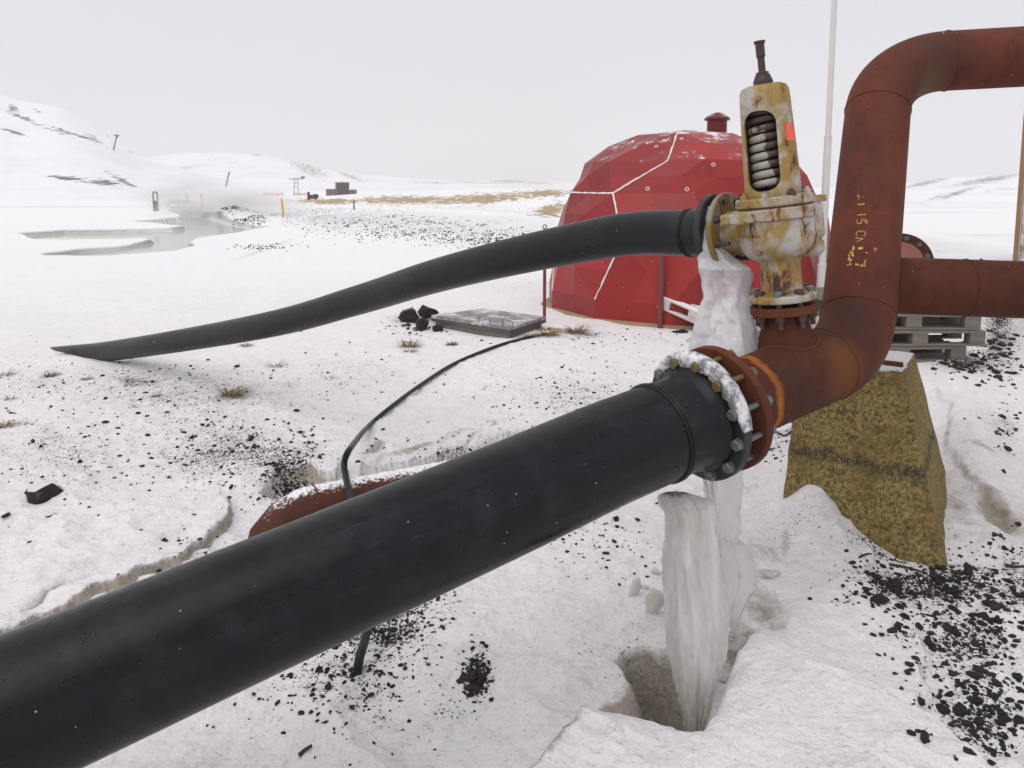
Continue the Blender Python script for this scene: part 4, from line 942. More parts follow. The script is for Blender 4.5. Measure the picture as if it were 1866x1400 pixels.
cw.transform(Matrix.Translation(bo+VU*.162+wd_*.12) @ Matrix((wr, wd_, VU)).transposed().to_4x4()); mw = bpy.data.meshes.new("cut"); cw.to_mesh(mw); cw.free(); ow = link("cutter_window", mw)
for c_ in (oi, ow):
    m_ = oo.modifiers.new("b", 'BOOLEAN'); m_.operation = 'DIFFERENCE'; m_.solver = 'EXACT'; m_.object = c_
m_ = oo.modifiers.new("bv", 'BEVEL'); m_.width = .003; m_.segments = 2; m_.limit_method = 'ANGLE'; m_.angle_limit = math.radians(50)
dg = bpy.context.evaluated_depsgraph_get(); me = bpy.data.meshes.new_from_object(oo.evaluated_get(dg)); oo.modifiers.clear(); oo.data = me
me.materials.clear(); me.materials.append(M_VALVE); me.polygons.foreach_set("use_smooth", [True]*len(me.polygons)); me.set_sharp_from_angle(angle=math.radians(38)); oo.parent = r; oo.location = -VB
for c_ in (oi, ow): bpy.data.objects.remove(c_)
# spring and its buttons
turns = 8.2; sp = []
for k in range(int(turns*28)+1):
    t = 2*math.pi*k/28; z = .03+.262*k/(turns*28); sp.append(bo+VU*z+(VR*math.cos(t)+VF*math.sin(t))*.056)
mb = MB(); mb.add(*tube(sp, .0135, 12)); bld(mb, "spring", M_SPRING, r, VB)
mb = MB(); mb.add(*lathe([(.0, .0), (.0, .07), (.012, .07), (.016, .03), (.33, .018), (.33, 0)], bo, VU, 32)); mb.add(*lathe([(.29, .02), (.29, .070), (.302, .070), (.306, .04), (.33, .03), (.33, .0)], bo, VU, 32)); bld(mb, "spring_plate", M_DARKMETAL, r, VB)
# spindle
mb = MB(); mb.add(*lathe([(.390, .0), (.390, .033), (.405, .034), (.412, .033), (.420, .029), (.430, .026), (.432, .022), (.440, .022), (.442, .013), (.444, .0125)], bo, VU, 24)); bld(mb, "lock_nut", M_DARKMETAL, r, VB)
mb = MB(); mb.add(*lathe([(.44, .0), (.44, .0125), (.492, .0125), (.493, .0155), (.54, .0155), (.541, .0195), (.549, .0195), (.550, .0)], bo, VU, 20)); bld(mb, "spindle", M_DARKMETAL, r, VB)
# outlet flange
OC = VL(0, 0, .262)+OD*.205; _, e1, e2 = frame(OD)
mb = MB(); mb.add(*lathe([(-.022, .07), (-.022, .141), (-.018, .1455), (-.004, .1455), (0, .141), (0, .06)], OC, OD, 64)); fo = bld(mb, "outlet_flange", M_VALVED, r, VB)
HO = simple("dark_bolt_hole", (.012, .009, .008), .9, .2, 30)
for k in range(8):
    t = 2*math.pi*(k+.5)/8; q = OC+(e1*math.cos(t)+e2*math.sin(t))*.116
    if k in (0, 1, 2, 5, 7): mb = MB(); mb.add(*lathe([(-.0235, .011), (-.0238, 0)], q, OD, 16)); bld(mb, "bolt_hole", HO, r, VB)
    else: mb = MB(); mb.add(*hexnut(q-OD*.022, -OD, .026, .016, k)); mb.add(*lathe([(-.075, .008), (-.0, .008)], q, OD, 12)); bld(mb, "flange_bolt", M_DARKBOLT, r, VB)
# nameplate, sticker, cast lettering
def patch(bvh, x0, y0, x1, y1, nx, ny, lift, skew=0):
    V = []; F = []
    for j in range(ny+1):
        for i in range(nx+1):
            h = ray_to_bvh(bvh, x0+(x1-x0)*i/nx+skew*j/ny, y0+(y1-y0)*j/ny)
            if h[0] is None: return [], []
            nn = (Vector((0, 0, EYE))-h[0]).normalized(); V.append(h[0]+nn*lift)
    for j in range(ny):
        for i in range(nx): a = j*(nx+1)+i; F.append((a, a+1, a+nx+2, a+nx+1))
    return V, F
bb = BVHTree.FromPolygons([v.co.copy() for v in oo.data.vertices], [tuple(p.vertices) for p in oo.data.polygons])
fbv = MB(); fbv.add(*lathe([(.298, .140), (.302, .146), (.336, .146), (.340, .141)], VO, VU, 64)); fbv = BVHTree.FromPolygons([Vector(v) for v in fbv.v], fbv.f)
mb = MB(); mb.add(*patch(bb, 1431, 224, 1445, 256, 4, 6, .0015, 3)); bld(mb, "red_sticker", simple("coral_red_sticker", (.85, .10, .08), .5, .06, 80), r, VB)
mb = MB(); mb.add(*patch(fbv, 1352, 384, 1379, 394, 6, 2, .002)); bld(mb, "nameplate", simple("black_nameplate", (.02, .018, .012), .4, .3, 60), r, VB)
mb = MB()
for (a, b_, c_, d_) in [(1355, 386, 1356.5, 392), (1358, 387, 1362, 388), (1364, 386.5, 1366.5, 391), (1369, 387, 1372, 388.3), (1374, 386, 1375.5, 392), (1358, 390.5, 1361, 391.5), (1368.5, 390.3, 1372, 391.4)]: mb.add(*patch(fbv, a, b_, c_, d_, 1, 1, .003))
bld(mb, "nameplate_marks", simple("pale_plate_marks", (.5, .45, .25), .5, .1, 60), r, VB)
def textpx(bvh, s_, x, y, h, lift=.0012):
    cu = bpy.data.curves.new("t", 'FONT'); cu.body = s_; cu.size = 1; to = bpy.data.objects.new("t", cu); COL.objects.link(to)
    dg = bpy.context.evaluated_depsgraph_get(); me = bpy.data.meshes.new_from_object(to.evaluated_get(dg)); bpy.data.objects.remove(to)
    V = []; ok = True
    for v in me.vertices:
        hh = ray_to_bvh(bvh, x+v.co.x*h*1.35, y-v.co.y*h)
        if hh[0] is None: ok = False; break
        V.append(hh[0]+(Vector((0, 0, EYE))-hh[0]).normalized()*lift)
    return (V, [tuple(p.vertices) for p in me.polygons]) if ok else ([], [])
mb = MB(); mb.add(*textpx(vb, "EN100 KS", 1353, 433.5, 6.0))
if mb.v: bld(mb, "cast_lettering", HO, r, VB, smooth=False)

# --- far black pipe from the valve outlet
r = empty("plastic_pipe", "smaller dark grey plastic pipe running from the relief valve down to the snow at left", "pipe", (-.5, 4.6, 0)); PB2 = Vector(r.location)
c0 = OC+OD*.030
ctrl = [c0, c0+OD*.12, C(1165, 425, 3.20), C(1080, 437, 3.37), C(908, 474, 3.79), C(780, 507, 4.20), C(651, 547.5, 4.75), C(480, 594, 5.45), C(231, 636, 6.80), C(110, 648, 7.55), C(-60, 657, 8.7)]
pass
mb = MB(); mb.add(*tube(catmull(ctrl, 8), .0915, 56)); bld(mb, "pipe_body", M_PEB, r, PB2)
mb = MB(); mb.add(*torus(c0+OD*.115, OD, .0925, .0045, 48)); mb.add(*torus(c0+OD*.125, OD, .0925, .0045, 48)); bld(mb, "weld_bead", M_PE, r, PB2)
mb = MB(); mb.add(*lathe([(.0, .05), (.0, .140), (.004, .145), (.024, .145), (.028, .140), (.028, .09)], c0-OD*.004, OD, 56)); mb.add(*lathe([(-.02, .06), (-.02, .108), (0, .108), (0, .06)], c0-OD*.004, OD, 40)); bld(mb, "backing_ring", BR, r, PB2)

# --- old rusty pipe in the trench
r = empty("old_steel_pipe", "snow dusted old rusty pipe lying in the trench behind the near black pipe", "pipe", (-.8, 3.8, 0)); OB = Vector(r.location)
a0, a1 = C(572, 922, 3.62), C(1230, 792, 4.9); uo = (a1-a0).normalized()
mb = MB(); mb.add(*tube([a0-uo*.02, a0.lerp(a1, .3), a0.lerp(a1, .6), a1, a1+uo*.2+Vector((0, 0, -.1))], .096, 48)); bld(mb, "pipe_body", M_RUSTSNOW, r, OB)
b0 = a0-uo*.0; mb = MB(); mb.add(*tube([b0, b0-uo*.06+Vector((0, 0, -.004)), b0-uo*.15+Vector((.0, -.01, -.035)), b0-uo*.24+Vector((0.02, -.03, -.09)), b0-uo*.30+Vector((.05, -.06, -.17))], [.095, .094, .088, .078, .062], 48)); bld(mb, "bent_end", M_RUSTSNOW, r, OB)
mb = MB(); mb.add(*torus(b0, uo, .097, .004)); bld(mb, "weld_seam", M_RUST, r, OB)

# --- thin hose
def L(px, py, up=.0): p = onland(px, py); return p+Vector((0, 0, up))
hs = [L(1010, 607, .0), L(965, 617, .012), L(905, 634, .015), L(830, 665, .016), L(770, 703, .016), L(715, 744, .016), L(672, 782, .02)]
h2 = [C(640, 815, 3.85), C(628, 840, 3.78), C(630, 868, 3.70), C(640, 912, 3.50), C(660, 1000, 3.1), C(670, 1080, 2.85), C(668, 1150, 2.66), C(655, 1200, 2.52)]
e_ = L(648, 1222, -.05)
hr = catmull(hs+h2+[e_], 8); mb = MB(); mb.add(*tube(hr, .0155, 16))
o = mb.build("hose", M_PEB, origin=(-.6, 4, 0)); tag(o, "thin black hose arching over the old pipe and under the near pipe", "hose")

# ================================================================== ICE
def ice_column(name, sec, m, label, seed, amp=.012, n=56, flut=10, dirt=None, asp=.7, cat="ice column", sub=5, kind=None):
    """sec: list of (px_left, px_right, py, Z)"""
    S2 = []
    for i in range(len(sec)-1):
        for k in range(sub): t = k/sub; S2.append([sec[i][j]*(1-t)+sec[i+1][j]*t for j in range(4)])
    S2.append(list(sec[-1])); V = []; F = []; D = []
    for i, (xl, xr, y, Z) in enumerate(S2):
        a, b = C(xl, y, Z), C(xr, y, Z); c = (a+b)/2; hw = (b-a).length/2; e = (b-a).normalized(); f_ = Vector((-e.y, e.x, 0)).normalized()
        for k in range(n):
            t = 2*math.pi*k/n; ca, sa = math.cos(t), math.sin(t)
            nz_ = float(fbm(np.array([ca*1.6+seed+c.z*1.2]), np.array([sa*1.6+c.z*1.5]), 4, seed))*amp*2.0+float(fbm(np.array([t*flut/6.28*2+seed]), np.array([c.z*7]), 3, seed+9))*amp
            nz_ += float(fbm(np.array([ca*4+c.z*22]), np.array([sa*4+c.z*26+seed]), 3, seed+4))*amp*.45
            nz_ *= min(1, hw/.05)
            V.append(c+e*ca*(hw+nz_)+f_*sa*(max(hw*asp, .02)+nz_))
            D.append(0 if dirt is None else float(np.clip(dirt(ca, sa, c.z), 0, 1)))
    N2 = len(S2)
    for i in range(N2-1):
        for k in range(n): F.append((i*n+k, i*n+(k+1) % n, (i+1)*n+(k+1) % n, (i+1)*n+k))
    F.append(tuple(range(n))); F.append(tuple((N2-1)*n+k for k in range(n)))
    mb = MB(); mb.add(V, F); base = (V[-1].x, V[-1].y, 0); o = mb.build(name, m, origin=base, angle=180)
    at = o.data.attributes.new("dirt", 'FLOAT_COLOR', 'POINT'); D = np.array(D); at.data.foreach_set("color", np.stack([D, D, D, D*0+1], -1).astype(np.float32).ravel())
    tag(o, label, cat, kind=kind); return o
ice_column("ice_column", [(1291, 1298, 376, 2.88), (1284, 1300, 398, 2.87), (1279, 1302, 425, 2.87), (1274, 1312, 450, 2.87), (1270, 1338, 470, 2.90), (1271, 1366, 488, 2.90), (1276, 1368, 505, 2.92), (1279, 1362, 520, 2.93), (1281, 1363, 540, 2.93), (1276, 1365, 555, 2.93), (1270, 1367, 575, 2.93), (1264, 1371, 600, 2.93), (1256, 1374, 630, 2.93), (1252, 1375, 660, 2.93), (1250, 1374, 720, 2.93), (1262, 1368, 790, 2.92)],
           M_ICE, "tall white frozen spray hanging from the valve outlet flange", 11, .014, n=96, sub=9)
def ice_slab(name, sec, poly, m, label, seed, amp, ser, dirt, n=72, sub=7, crease=28):
    """broken blade of ice: rows (left px, right px, py, Z), polygonal cross section, ragged edges"""
    S2 = []
    for i in range(len(sec)-1):
        for k in range(sub): t = k/sub; S2.append([sec[i][j]*(1-t)+sec[i+1][j]*t for j in range(4)])
    S2.append(list(sec[-1])); V = []; F = []; D = []
    per = []; L = [math.dist(poly[i], poly[(i+1) % len(poly)]) for i in range(len(poly))]; tot = sum(L)
    for k in range(n):
        s_ = k/n*tot; i = 0
        while s_ > L[i]: s_ -= L[i]; i += 1
        a, b = poly[i], poly[(i+1) % len(poly)]; u = s_/L[i]; per.append((a[0]+(b[0]-a[0])*u, a[1]+(b[1]-a[1])*u))
    for (xl, xr, y, Z) in S2:
        a, b = C(xl, y, Z), C(xr, y, Z); c = (a+b)/2; hw = (b-a).length/2; e = (b-a).normalized(); f_ = Vector((-e.y, e.x, 0)).normalized(); tw = .25*math.sin(c.z*4+seed)
        for (pe_, pf_) in per:
            edge = abs(pe_)**6
            q1 = float(fbm(np.array([pe_*2.2+seed]), np.array([pf_*2+c.z*2.5]), 4, seed)); q2 = float(fbm(np.array([pe_*7+seed]), np.array([pf_*3+c.z*55]), 3, seed+2)); q3 = float(fbm(np.array([c.z*38+seed+pe_]), np.array([pe_*2.0]), 3, seed+5))
            E = pe_*hw+math.copysign(ser*(abs(q3)*1.6-.35)*edge, pe_)+amp*q1*.6; Ff = (pf_+tw*(1-abs(pe_))*.4)*hw+amp*q1+amp*.22*q2
            V.append(c+e*E+f_*Ff); D.append(float(np.clip(dirt(pe_, pf_, c.z), 0, 1)))
    N2 = len(S2)
    for i in range(N2-1):
        for k in range(n): F.append((i*n+k, i*n+(k+1) % n, (i+1)*n+(k+1) % n, (i+1)*n+k))
    # ragged sloping top
    top = [Vector(V[k]) for k in range(n)]; ct = sum(top, Vector())/n
    for rr in (.7, .35):
        base_ = len(V)
        for k in range(n):
            q = ct.lerp(top[k], rr); V.append(q+Vector((0, 0, .006*math.sin(k*1.7+rr*9)+.008*(1-rr)))); D.append(D[k])
        prev = 0 if rr == .7 else base_-n
        for k in range(n): F.append((prev+k, base_+k, base_+(k+1) % n, prev+(k+1) % n))
    F.append(tuple(range(len(V)-n, len(V)))); F.append(tuple((N2-1)*n+k for k in range(n)))
    mb = MB(); mb.add(V, F); base = (ct.x, ct.y, 0); o = mb.build(name, m, origin=base, angle=crease)
    at = o.data.attributes.new("dirt", 'FLOAT_COLOR', 'POINT'); D = np.array(D); at.data.foreach_set("color", np.stack([D, D, D, D*0+1], -1).astype(np.float32).ravel())
    return tag(o, label, "ice column")
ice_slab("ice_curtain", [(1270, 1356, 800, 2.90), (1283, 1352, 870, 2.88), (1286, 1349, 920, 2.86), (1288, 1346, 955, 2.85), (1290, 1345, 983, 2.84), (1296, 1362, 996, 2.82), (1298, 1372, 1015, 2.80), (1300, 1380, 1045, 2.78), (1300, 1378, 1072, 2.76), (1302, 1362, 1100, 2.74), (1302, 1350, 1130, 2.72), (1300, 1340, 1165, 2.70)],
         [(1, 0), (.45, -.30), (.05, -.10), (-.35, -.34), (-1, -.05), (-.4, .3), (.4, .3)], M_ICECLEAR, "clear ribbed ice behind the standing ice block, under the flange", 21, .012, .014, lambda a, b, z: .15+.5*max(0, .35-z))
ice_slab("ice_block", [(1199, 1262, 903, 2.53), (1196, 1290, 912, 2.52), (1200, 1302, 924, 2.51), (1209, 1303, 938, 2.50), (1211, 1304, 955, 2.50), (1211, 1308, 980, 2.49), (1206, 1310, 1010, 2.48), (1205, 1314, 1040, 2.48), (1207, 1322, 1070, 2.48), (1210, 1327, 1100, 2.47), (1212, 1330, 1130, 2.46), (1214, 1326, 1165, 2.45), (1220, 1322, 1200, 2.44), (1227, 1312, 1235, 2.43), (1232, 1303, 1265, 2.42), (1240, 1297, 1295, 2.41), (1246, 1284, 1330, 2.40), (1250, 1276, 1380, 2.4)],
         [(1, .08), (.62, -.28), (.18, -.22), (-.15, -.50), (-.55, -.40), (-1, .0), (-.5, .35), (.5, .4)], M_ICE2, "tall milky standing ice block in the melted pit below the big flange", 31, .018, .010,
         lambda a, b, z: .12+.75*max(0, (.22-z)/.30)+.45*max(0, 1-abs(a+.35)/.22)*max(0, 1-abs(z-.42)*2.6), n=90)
ICEH = simple("pale_ice_chunk", (.78, .745, .70), .3, .1, 12)
M_ICECH = ice_mat("ice_chunk_surface", (.74, .70, .66), (.88, .86, .84), .1)
def chunk(px, py, w_, h_, rot, label, seed, sub=3):
    p = onland(px, py); v, f = rockmesh(seed, 1, .8, .8, .3, 3); mb = MB(); mb.add([Vector(q) for q in v], f); o = mb.build("ice_chunk", M_ICECH, angle=80)
    s = p.y/FP/2; o.data.transform(Matrix.Diagonal((w_*s, w_*s*.7, h_*s, 1)))
    at = o.data.attributes.new("dirt", 'FLOAT_COLOR', 'POINT'); o.location = p+Vector((0, 0, h_*s*.35)); o.rotation_euler = (0, rot, 0); tag(o, label, "ice chunk", "broken ice chunks round the pit")
chunk(1405, 1050, 50, 28, .35, "elongated snowy ice chunk right of the clear ice", 301)
chunk(1418, 1145, 36, 54, -.1, "rounded upright ice chunk right of the standing ice", 302)
chunk(1155, 1085, 22, 62, .35, "slender leaning ice splinter left of the standing ice", 303)
chunk(1192, 1115, 46, 80, .05, "large snowy ice lump touching the standing ice on its left", 304)
chunk(1196, 1045, 24, 20, .2, "small ice knob above the large lump", 305)
chunk(1345, 1185, 60, 60, .5, "snow dusted ice lump at the right rim of the pit", 306)
chunk(1322, 1240, 26, 24, .0, "small ice lump inside the pit's right edge", 307)
chunk(1175, 1075, 20, 16, .0, "small ice piece between splinter and lump", 308)

# ================================================================== CONCRETE BLOCK
A = C(1645, 677, 3.58); za = A.z; u_ = Vector((.55, .835, 0)); v_ = Vector((-.835, .55, 0))
T = [A, A+u_*.5, A+u_*.5+v_*.47, A+v_*.47]
b0 = G(1720, 1016); b1 = G(1462, 880); g2 = Vector((b0.x+.56, b0.y+.98, 0)); g3 = Vector((b1.x+.45, b1.y+.75, 0)); b1 = G(1425, 925)
Bq = [b0, g2, g3, b1]; Bq = [Vector((p.x, p.y, 0)) for p in Bq]; Bd = [b+(b-t).normalized()*.25 for b, t in zip(Bq, T)]
bm = bmesh.new(); vt = [bm.verts.new(p) for p in T]; vbm = [bm.verts.new(p) for p in Bd]
bm.faces.new(vt); bm.faces.new(vbm[::-1])
for i in range(4): j = (i+1) % 4; bm.faces.new((vt[i], vbm[i], vbm[j], vt[j]))
bmesh.ops.recalc_face_normals(bm, faces=bm.faces); bmesh.ops.bevel(bm, geom=bm.edges[:], offset=.012, segments=2, affect='EDGES', profile=.5)
bmesh.ops.subdivide_edges(bm, edges=bm.edges[:], cuts=14, use_grid_fill=True)
for v in bm.verts:
    q = v.co; k = float(fbm(np.array([q.x*9+q.z*3]), np.array([q.y*9+q.z*8]), 4, 88)); v.co += v.normal*k*.009 if v.normal.length else Vector()
me = bpy.data.meshes.new("block"); bm.to_mesh(me); bm.free(); me.transform(Matrix.Translation((-A.x, -A.y, 0))); me.polygons.foreach_set("use_smooth", [True]*len(me.polygons)); me.set_sharp_from_angle(angle=math.radians(50))
cr = empty("concrete_block", "yellow lichen stained tapering concrete block under the pipe bend", "concrete block", (A.x, A.y, 0)); o = link("block", me, M_CONC, cr)
mb = MB(); ang = Matrix((u_, v_, Vector((0, 0, 1)))).transposed(); mb.add(*box(Vector((0, 0, za+.006))+u_*.10+v_*.24, .03, .46, .03, ang, .003)); mb.build("steel_angle", M_RUST2, cr)


# ================================================================== PALLETS
def pallet(label, loc, rz, m, group, tilt=(0, 0), L_=1.2, W_=.8):
    r = empty("wooden_pallet", label, "pallet", loc, group); r.rotation_euler = (tilt[0], tilt[1], rz)
    for i in range(3):
        for j in range(3):
            mb = MB(); mb.add(*box(((i-1)*(L_/2-.072), (j-1)*(W_/2-.05), .061), .143, .098, .076, None, .003)); mb.build("block", m, r)
    for j in range(3): mb = MB(); mb.add(*box((0, (j-1)*(W_/2-.05), .011), L_, .098, .021, None, .002)); mb.build("bottom_board", m, r)
    for i in range(3): mb = MB(); mb.add(*box(((i-1)*(L_/2-.072), 0, .110), .143, W_, .021, None, .002)); mb.build("stringer", m, r)
    for j in range(5): mb = MB(); mb.add(*box((0, (j-2)*(W_/2-.06)/2*1.0, .132), L_, .09 if j % 2 else .12, .021, None, .002)); mb.build("deck_board", m, r)
    return r
GP = "weathered pallets stacked on the snow"
pz = G(1700, 660); bx, by = pz.x+.0, pz.y+.35
pallet("bottom pallet of the grey stack, half sunk in snow behind the concrete block", (bx-.33, by, hz(bx, by)-.005), .06, M_WOOD, GP)
pallet("middle pallet of the grey stack, its corner block sticking out to the right", (bx-.15, by+.02, hz(bx, by)+.142), .02, M_WOOD, GP)
pallet("top pallet of the grey stack, just under the lower rusty pipe", (bx-.18, by+.05, hz(bx, by)+.289), -.03, M_WOOD, GP)
pallet("third pallet lying crooked on top of the grey stack under the pipe", (bx-.40, by+.1, hz(bx, by)+.436), .12, M_WOOD, GP)
GD = "snowy pallets leaning by the red dome"
p = onland(1262, 606); pallet("pale snowy pallet tilted towards the red dome, left of the frozen spray", (p.x+.20, p.y+.25, p.z+.13), math.radians(-38), M_WOODSNOW, GD, (.05, .30), .9, .7)
p = onland(1385, 606); pallet("pale snowy pallet lying flat right of the frozen spray, behind the tee neck", (p.x+.15, p.y+.35, p.z+.05), math.radians(18), M_WOODSNOW, GD, (.04, .03), 1.0, .8)

# ================================================================== STEEL HATCH
zt = .15; hq = [G(786, 574.5, zt), G(879, 562.5, zt), G(994, 577, zt), G(930, 596.5, zt)]
r = empty("access_hatch", "low concrete chamber with a chequered steel lid and two handles", "hatch", ((hq[0].x+hq[2].x)/2, (hq[0].y+hq[2].y)/2, 0)); HB = Vector(r.location)
def prism(q, z0, z1, gr=1.0):
    c = sum(q, Vector())/4; V = [Vector((c.x+(p.x-c.x)*gr, c.y+(p.y-c.y)*gr, z0)) for p in q]+[Vector((c.x+(p.x-c.x)*gr, c.y+(p.y-c.y)*gr, z1)) for p in q]
    return V, [(0, 1, 2, 3), (4, 5, 6, 7), (0, 1, 5, 4), (1, 2, 6, 5), (2, 3, 7, 6), (3, 0, 4, 7)]
LIDM = N("chequered_steel_lid"); vv = LIDM.voro(34, rnd=.15); f_ = LIDM.step(LIDM.noise(5, 5, .7), .48, .6, 0, .75)
M_LID = LIDM.set(color=LIDM.mix(f_, LIDM.mix(LIDM.step(vv, .1, .4), (.13, .12, .11), (.24, .23, .22)), (.74, .72, .73)), rough=.6, metal=.3, normal=LIDM.bump(vv, .6, .004))
CH = simple("dark_wet_concrete", (.15, .14, .11), .8, .3, 14)
mb = MB(); mb.add(*prism(hq, -.3, zt-.035, .93)); bld(mb, "chamber", CH, r, HB, smooth=False)
mb = MB(); mb.add(*prism(hq, zt-.033, zt, 1.0)); bld(mb, "lid", M_LID, r, HB, smooth=False)
mb = MB(); mb.add(*prism(hq, zt-.075, zt-.034, .985)); bld(mb, "lid_frame", DK, r, HB, smooth=False)
for (a, b) in [(872, 893), (916, 934)]:
    q0, q1 = G(a, 586+(a-872)*.19, zt), G(b, 586+(b-872)*.19, zt); mb = MB(); mb.add(*tube([q0, q0+Vector((0, 0, .055)), q0.lerp(q1, .15)+Vector((0, 0, .07)), q0.lerp(q1, .85)+Vector((0, 0, .07)), q1+Vector((0, 0, .055)), q1], .008, 8)); bld(mb, "handle", GRM, r, HB)

# ================================================================== DOME
DZ = 10.3; dc_ = C(1245, 340, DZ); DX, DY = dc_.x, dc_.y; vd = Vector((DX, DY, 0)).normalized(); vr_ = Vector((vd.y, -vd.x, 0))
r = empty("geodesic_dome", "red panelled geodesic dome hut behind the valve", "dome hut", (DX, DY, 0)); DB = Vector(r.location)
def dp(R_, deg, z, jr=0): t = math.radians(deg); return Vector((DX, DY, 0))+vr_*(math.sin(t)*(R_+jr)*(1.07 if math.sin(t) > 0 else 1))-vd*(math.cos(t)*(R_+jr))+Vector((0, 0, z))
rd = random.Random(5)
rings = [[dp(0.001, 0, 2.345)]]
ph = [[(-8+72*k) for k in range(5)], [(-8+36*k) for k in range(10)], [(4+36*k) for k in range(10)], [(-23+36*k) for k in range(10)], [(-33+30*k) for k in range(12)], [(-33+30*k) for k in range(12)]]
RZ = [(.62, 2.28), (1.32, 1.905), (1.55, 1.52), (1.745, .98), (1.83, .26), (1.83, -.30)]
for (R_, z), p_ in zip(RZ, ph): rings.append([dp(R_, a, z) for a in p_])
Vd = []; idx = []
for rg in rings: idx.append([len(Vd)+i for i in range(len(rg))]); Vd += rg
tris = []
def zipr(i0, a0, i1, a1):
    n0, n1 = len(i0), len(i1); i = j = 0; off = 0
    def ang(p, q): return (p-q+180) % 360-180
    j = min(range(n1), key=lambda k: abs(ang(a1[k], a0[0]))); js = j; ci = cj = 0
    while ci < n0 or cj < n1:
        A0 = a0[ci % n0]+360*(ci//n0); nxt0 = a0[(ci+1) % n0]+360*((ci+1)//n0)-a0[0]; k1 = (js+cj+1)
        nxt1 = a1[k1 % n1]+360*(k1//n1)-a0[0]
        while nxt1 > 360+180: nxt1 -= 360
        if (ci < n0 and nxt0 <= nxt1) or cj >= n1:
            tris.append((i0[ci % n0], i1[(js+cj) % n1], i0[(ci+1) % n0])); ci += 1
        else:
            tris.append((i0[ci % n0], i1[(js+cj) % n1], i1[(js+cj+1) % n1])); cj += 1
for k in range(5): tris.append((0, idx[1][k], idx[1][(k+1) % 5]))
for lv in range(1, 5): zipr(idx[lv], ph[lv-1], idx[lv+1], ph[lv])
bm = bmesh.new(); bv = [bm.verts.new(v) for v in Vd]
def near(p): return min(range(len(Vd)), key=lambda i: (Vd[i]-p).length)
seams = [(near(dp(.62, -8, 2.28)), near(dp(1.32, -8, 1.905))), (near(dp(1.32, -8, 1.905)), near(dp(1.55, -32, 1.52))), (near(dp(1.55, -32, 1.52)), near(dp(1.55, -68, 1.52))), (near(dp(1.55, -32, 1.52)), near(dp(1.745, -23, .98))), (near(dp(1.745, -23, .98)), near(dp(1.83, -33, .26))), (near(dp(1.83, -63, .26)), near(dp(1.745, -95, .98)))]
sset = {frozenset(s_) for s_ in seams}; mid = {}
def mp(a, b, lv_):
    k = frozenset((a, b))
    if k not in mid:
        q = (Vd[a]+Vd[b])/2; rad_ = Vector((q.x-DX, q.y-DY, (q.z-.9)*.9)).normalized()
        if k not in sset and not (q.z > 2.2): q = q+rad_*rd.uniform(-.030, .060)
        mid[k] = bm.verts.new(q)
    return mid[k]
fl_ = []
for (a, b, c_) in tris:
    try:
        ab, bc, ca = mp(a, b, 0), mp(b, c_, 0), mp(c_, a, 0)
        for f_ in ((bv[a], ab, ca), (ab, bv[b], bc), (ca, bc, bv[c_]), (ab, bc, ca)): bm.faces.new(f_)
    except ValueError: pass
i5, i6 = idx[5], idx[6]
for k in range(12):
    k2 = (k+1) % 12; m_ = mp(i5[k], i5[k2], 0); m_.co = (Vd[i5[k]]+Vd[i5[k2]])/2
    try: bm.faces.new((bv[i5[k]], bv[i6[k]], bv[i6[k2]], bv[i5[k2]], m_))
    except ValueError: pass
bmesh.ops.recalc_face_normals(bm, faces=bm.faces); me = bpy.data.meshes.new("panels"); bm.to_mesh(me)
bm.free(); me.transform(Matrix.Translation(-DB)); o = link("panels", me, M_DOME, r)
at = me.attributes.new("facet_shade", 'FLOAT_COLOR', 'FACE'); tn = np.array([[(math.sin((k//4)*12.9)*.5+.5)*.7+rd.random()*.3]*3+[1] for k in range(len(me.polygons))], np.float32); at.data.foreach_set("color", tn.ravel())  # per-facet tone paints in the lighting difference between panels
for (a, b) in seams:
    n_ = 14; P = []
    for k in range(n_+1):
        q = Vd[a].lerp(Vd[b], k/n_); q = q+Vector((rd.uniform(-.004, .004), rd.uniform(-.004, .004), rd.uniform(-.004, .004))); P.append(q)
    mb = MB(); mb.add(*tube(P, [.009+rd.uniform(-.003, .004) for _ in P], 8)); bld(mb, "snowy_seam", M_SEAM, r, DB)
dbv = BVHTree.FromPolygons([v.co+DB for v in me.vertices], [tuple(p.vertices) for p in me.polygons])
for (a, b) in [(1180, 344), (1252, 345), (1196, 267), (1242, 253), (1300, 300)]:
    h = ray_to_bvh(dbv, a, b)
    if h[0]: mb = MB(); mb.add(*torus(h[0], h[1], .020, .0045, 16, 6)); bld(mb, "snowy_bolt_ring", M_SEAM, r, DB)
vc = C(1306, 245, 10.6); vx, vy = vc.x, vc.y; mb = MB(); mb.add(*lathe([(1.9, .0), (1.9, .135), (2.53, .135), (2.53, 0)], (vx, vy, 0), (0, 0, 1), 24)); bld(mb, "vent_pipe", M_DOME, r, DB)
mb = MB(); mb.add(*lathe([(2.50, .16), (2.51, .175), (2.535, .17), (2.60, .07), (2.615, 0)], (vx, vy, 0), (0, 0, 1), 24)); bld(mb, "vent_cap", M_DOME, r, DB)
mb = MB(); mb.add(*lathe([(-.3, 1.9), (.03, 1.9), (.035, 1.86), (.035, 1.78)], (DX, DY, 0), (0, 0, 1), 12, a0=.0, a1=2*math.pi)); bld(mb, "footing", simple("tan_concrete_footing", (.32, .23, .13), .85, .3, 12), r, DB, smooth=False)
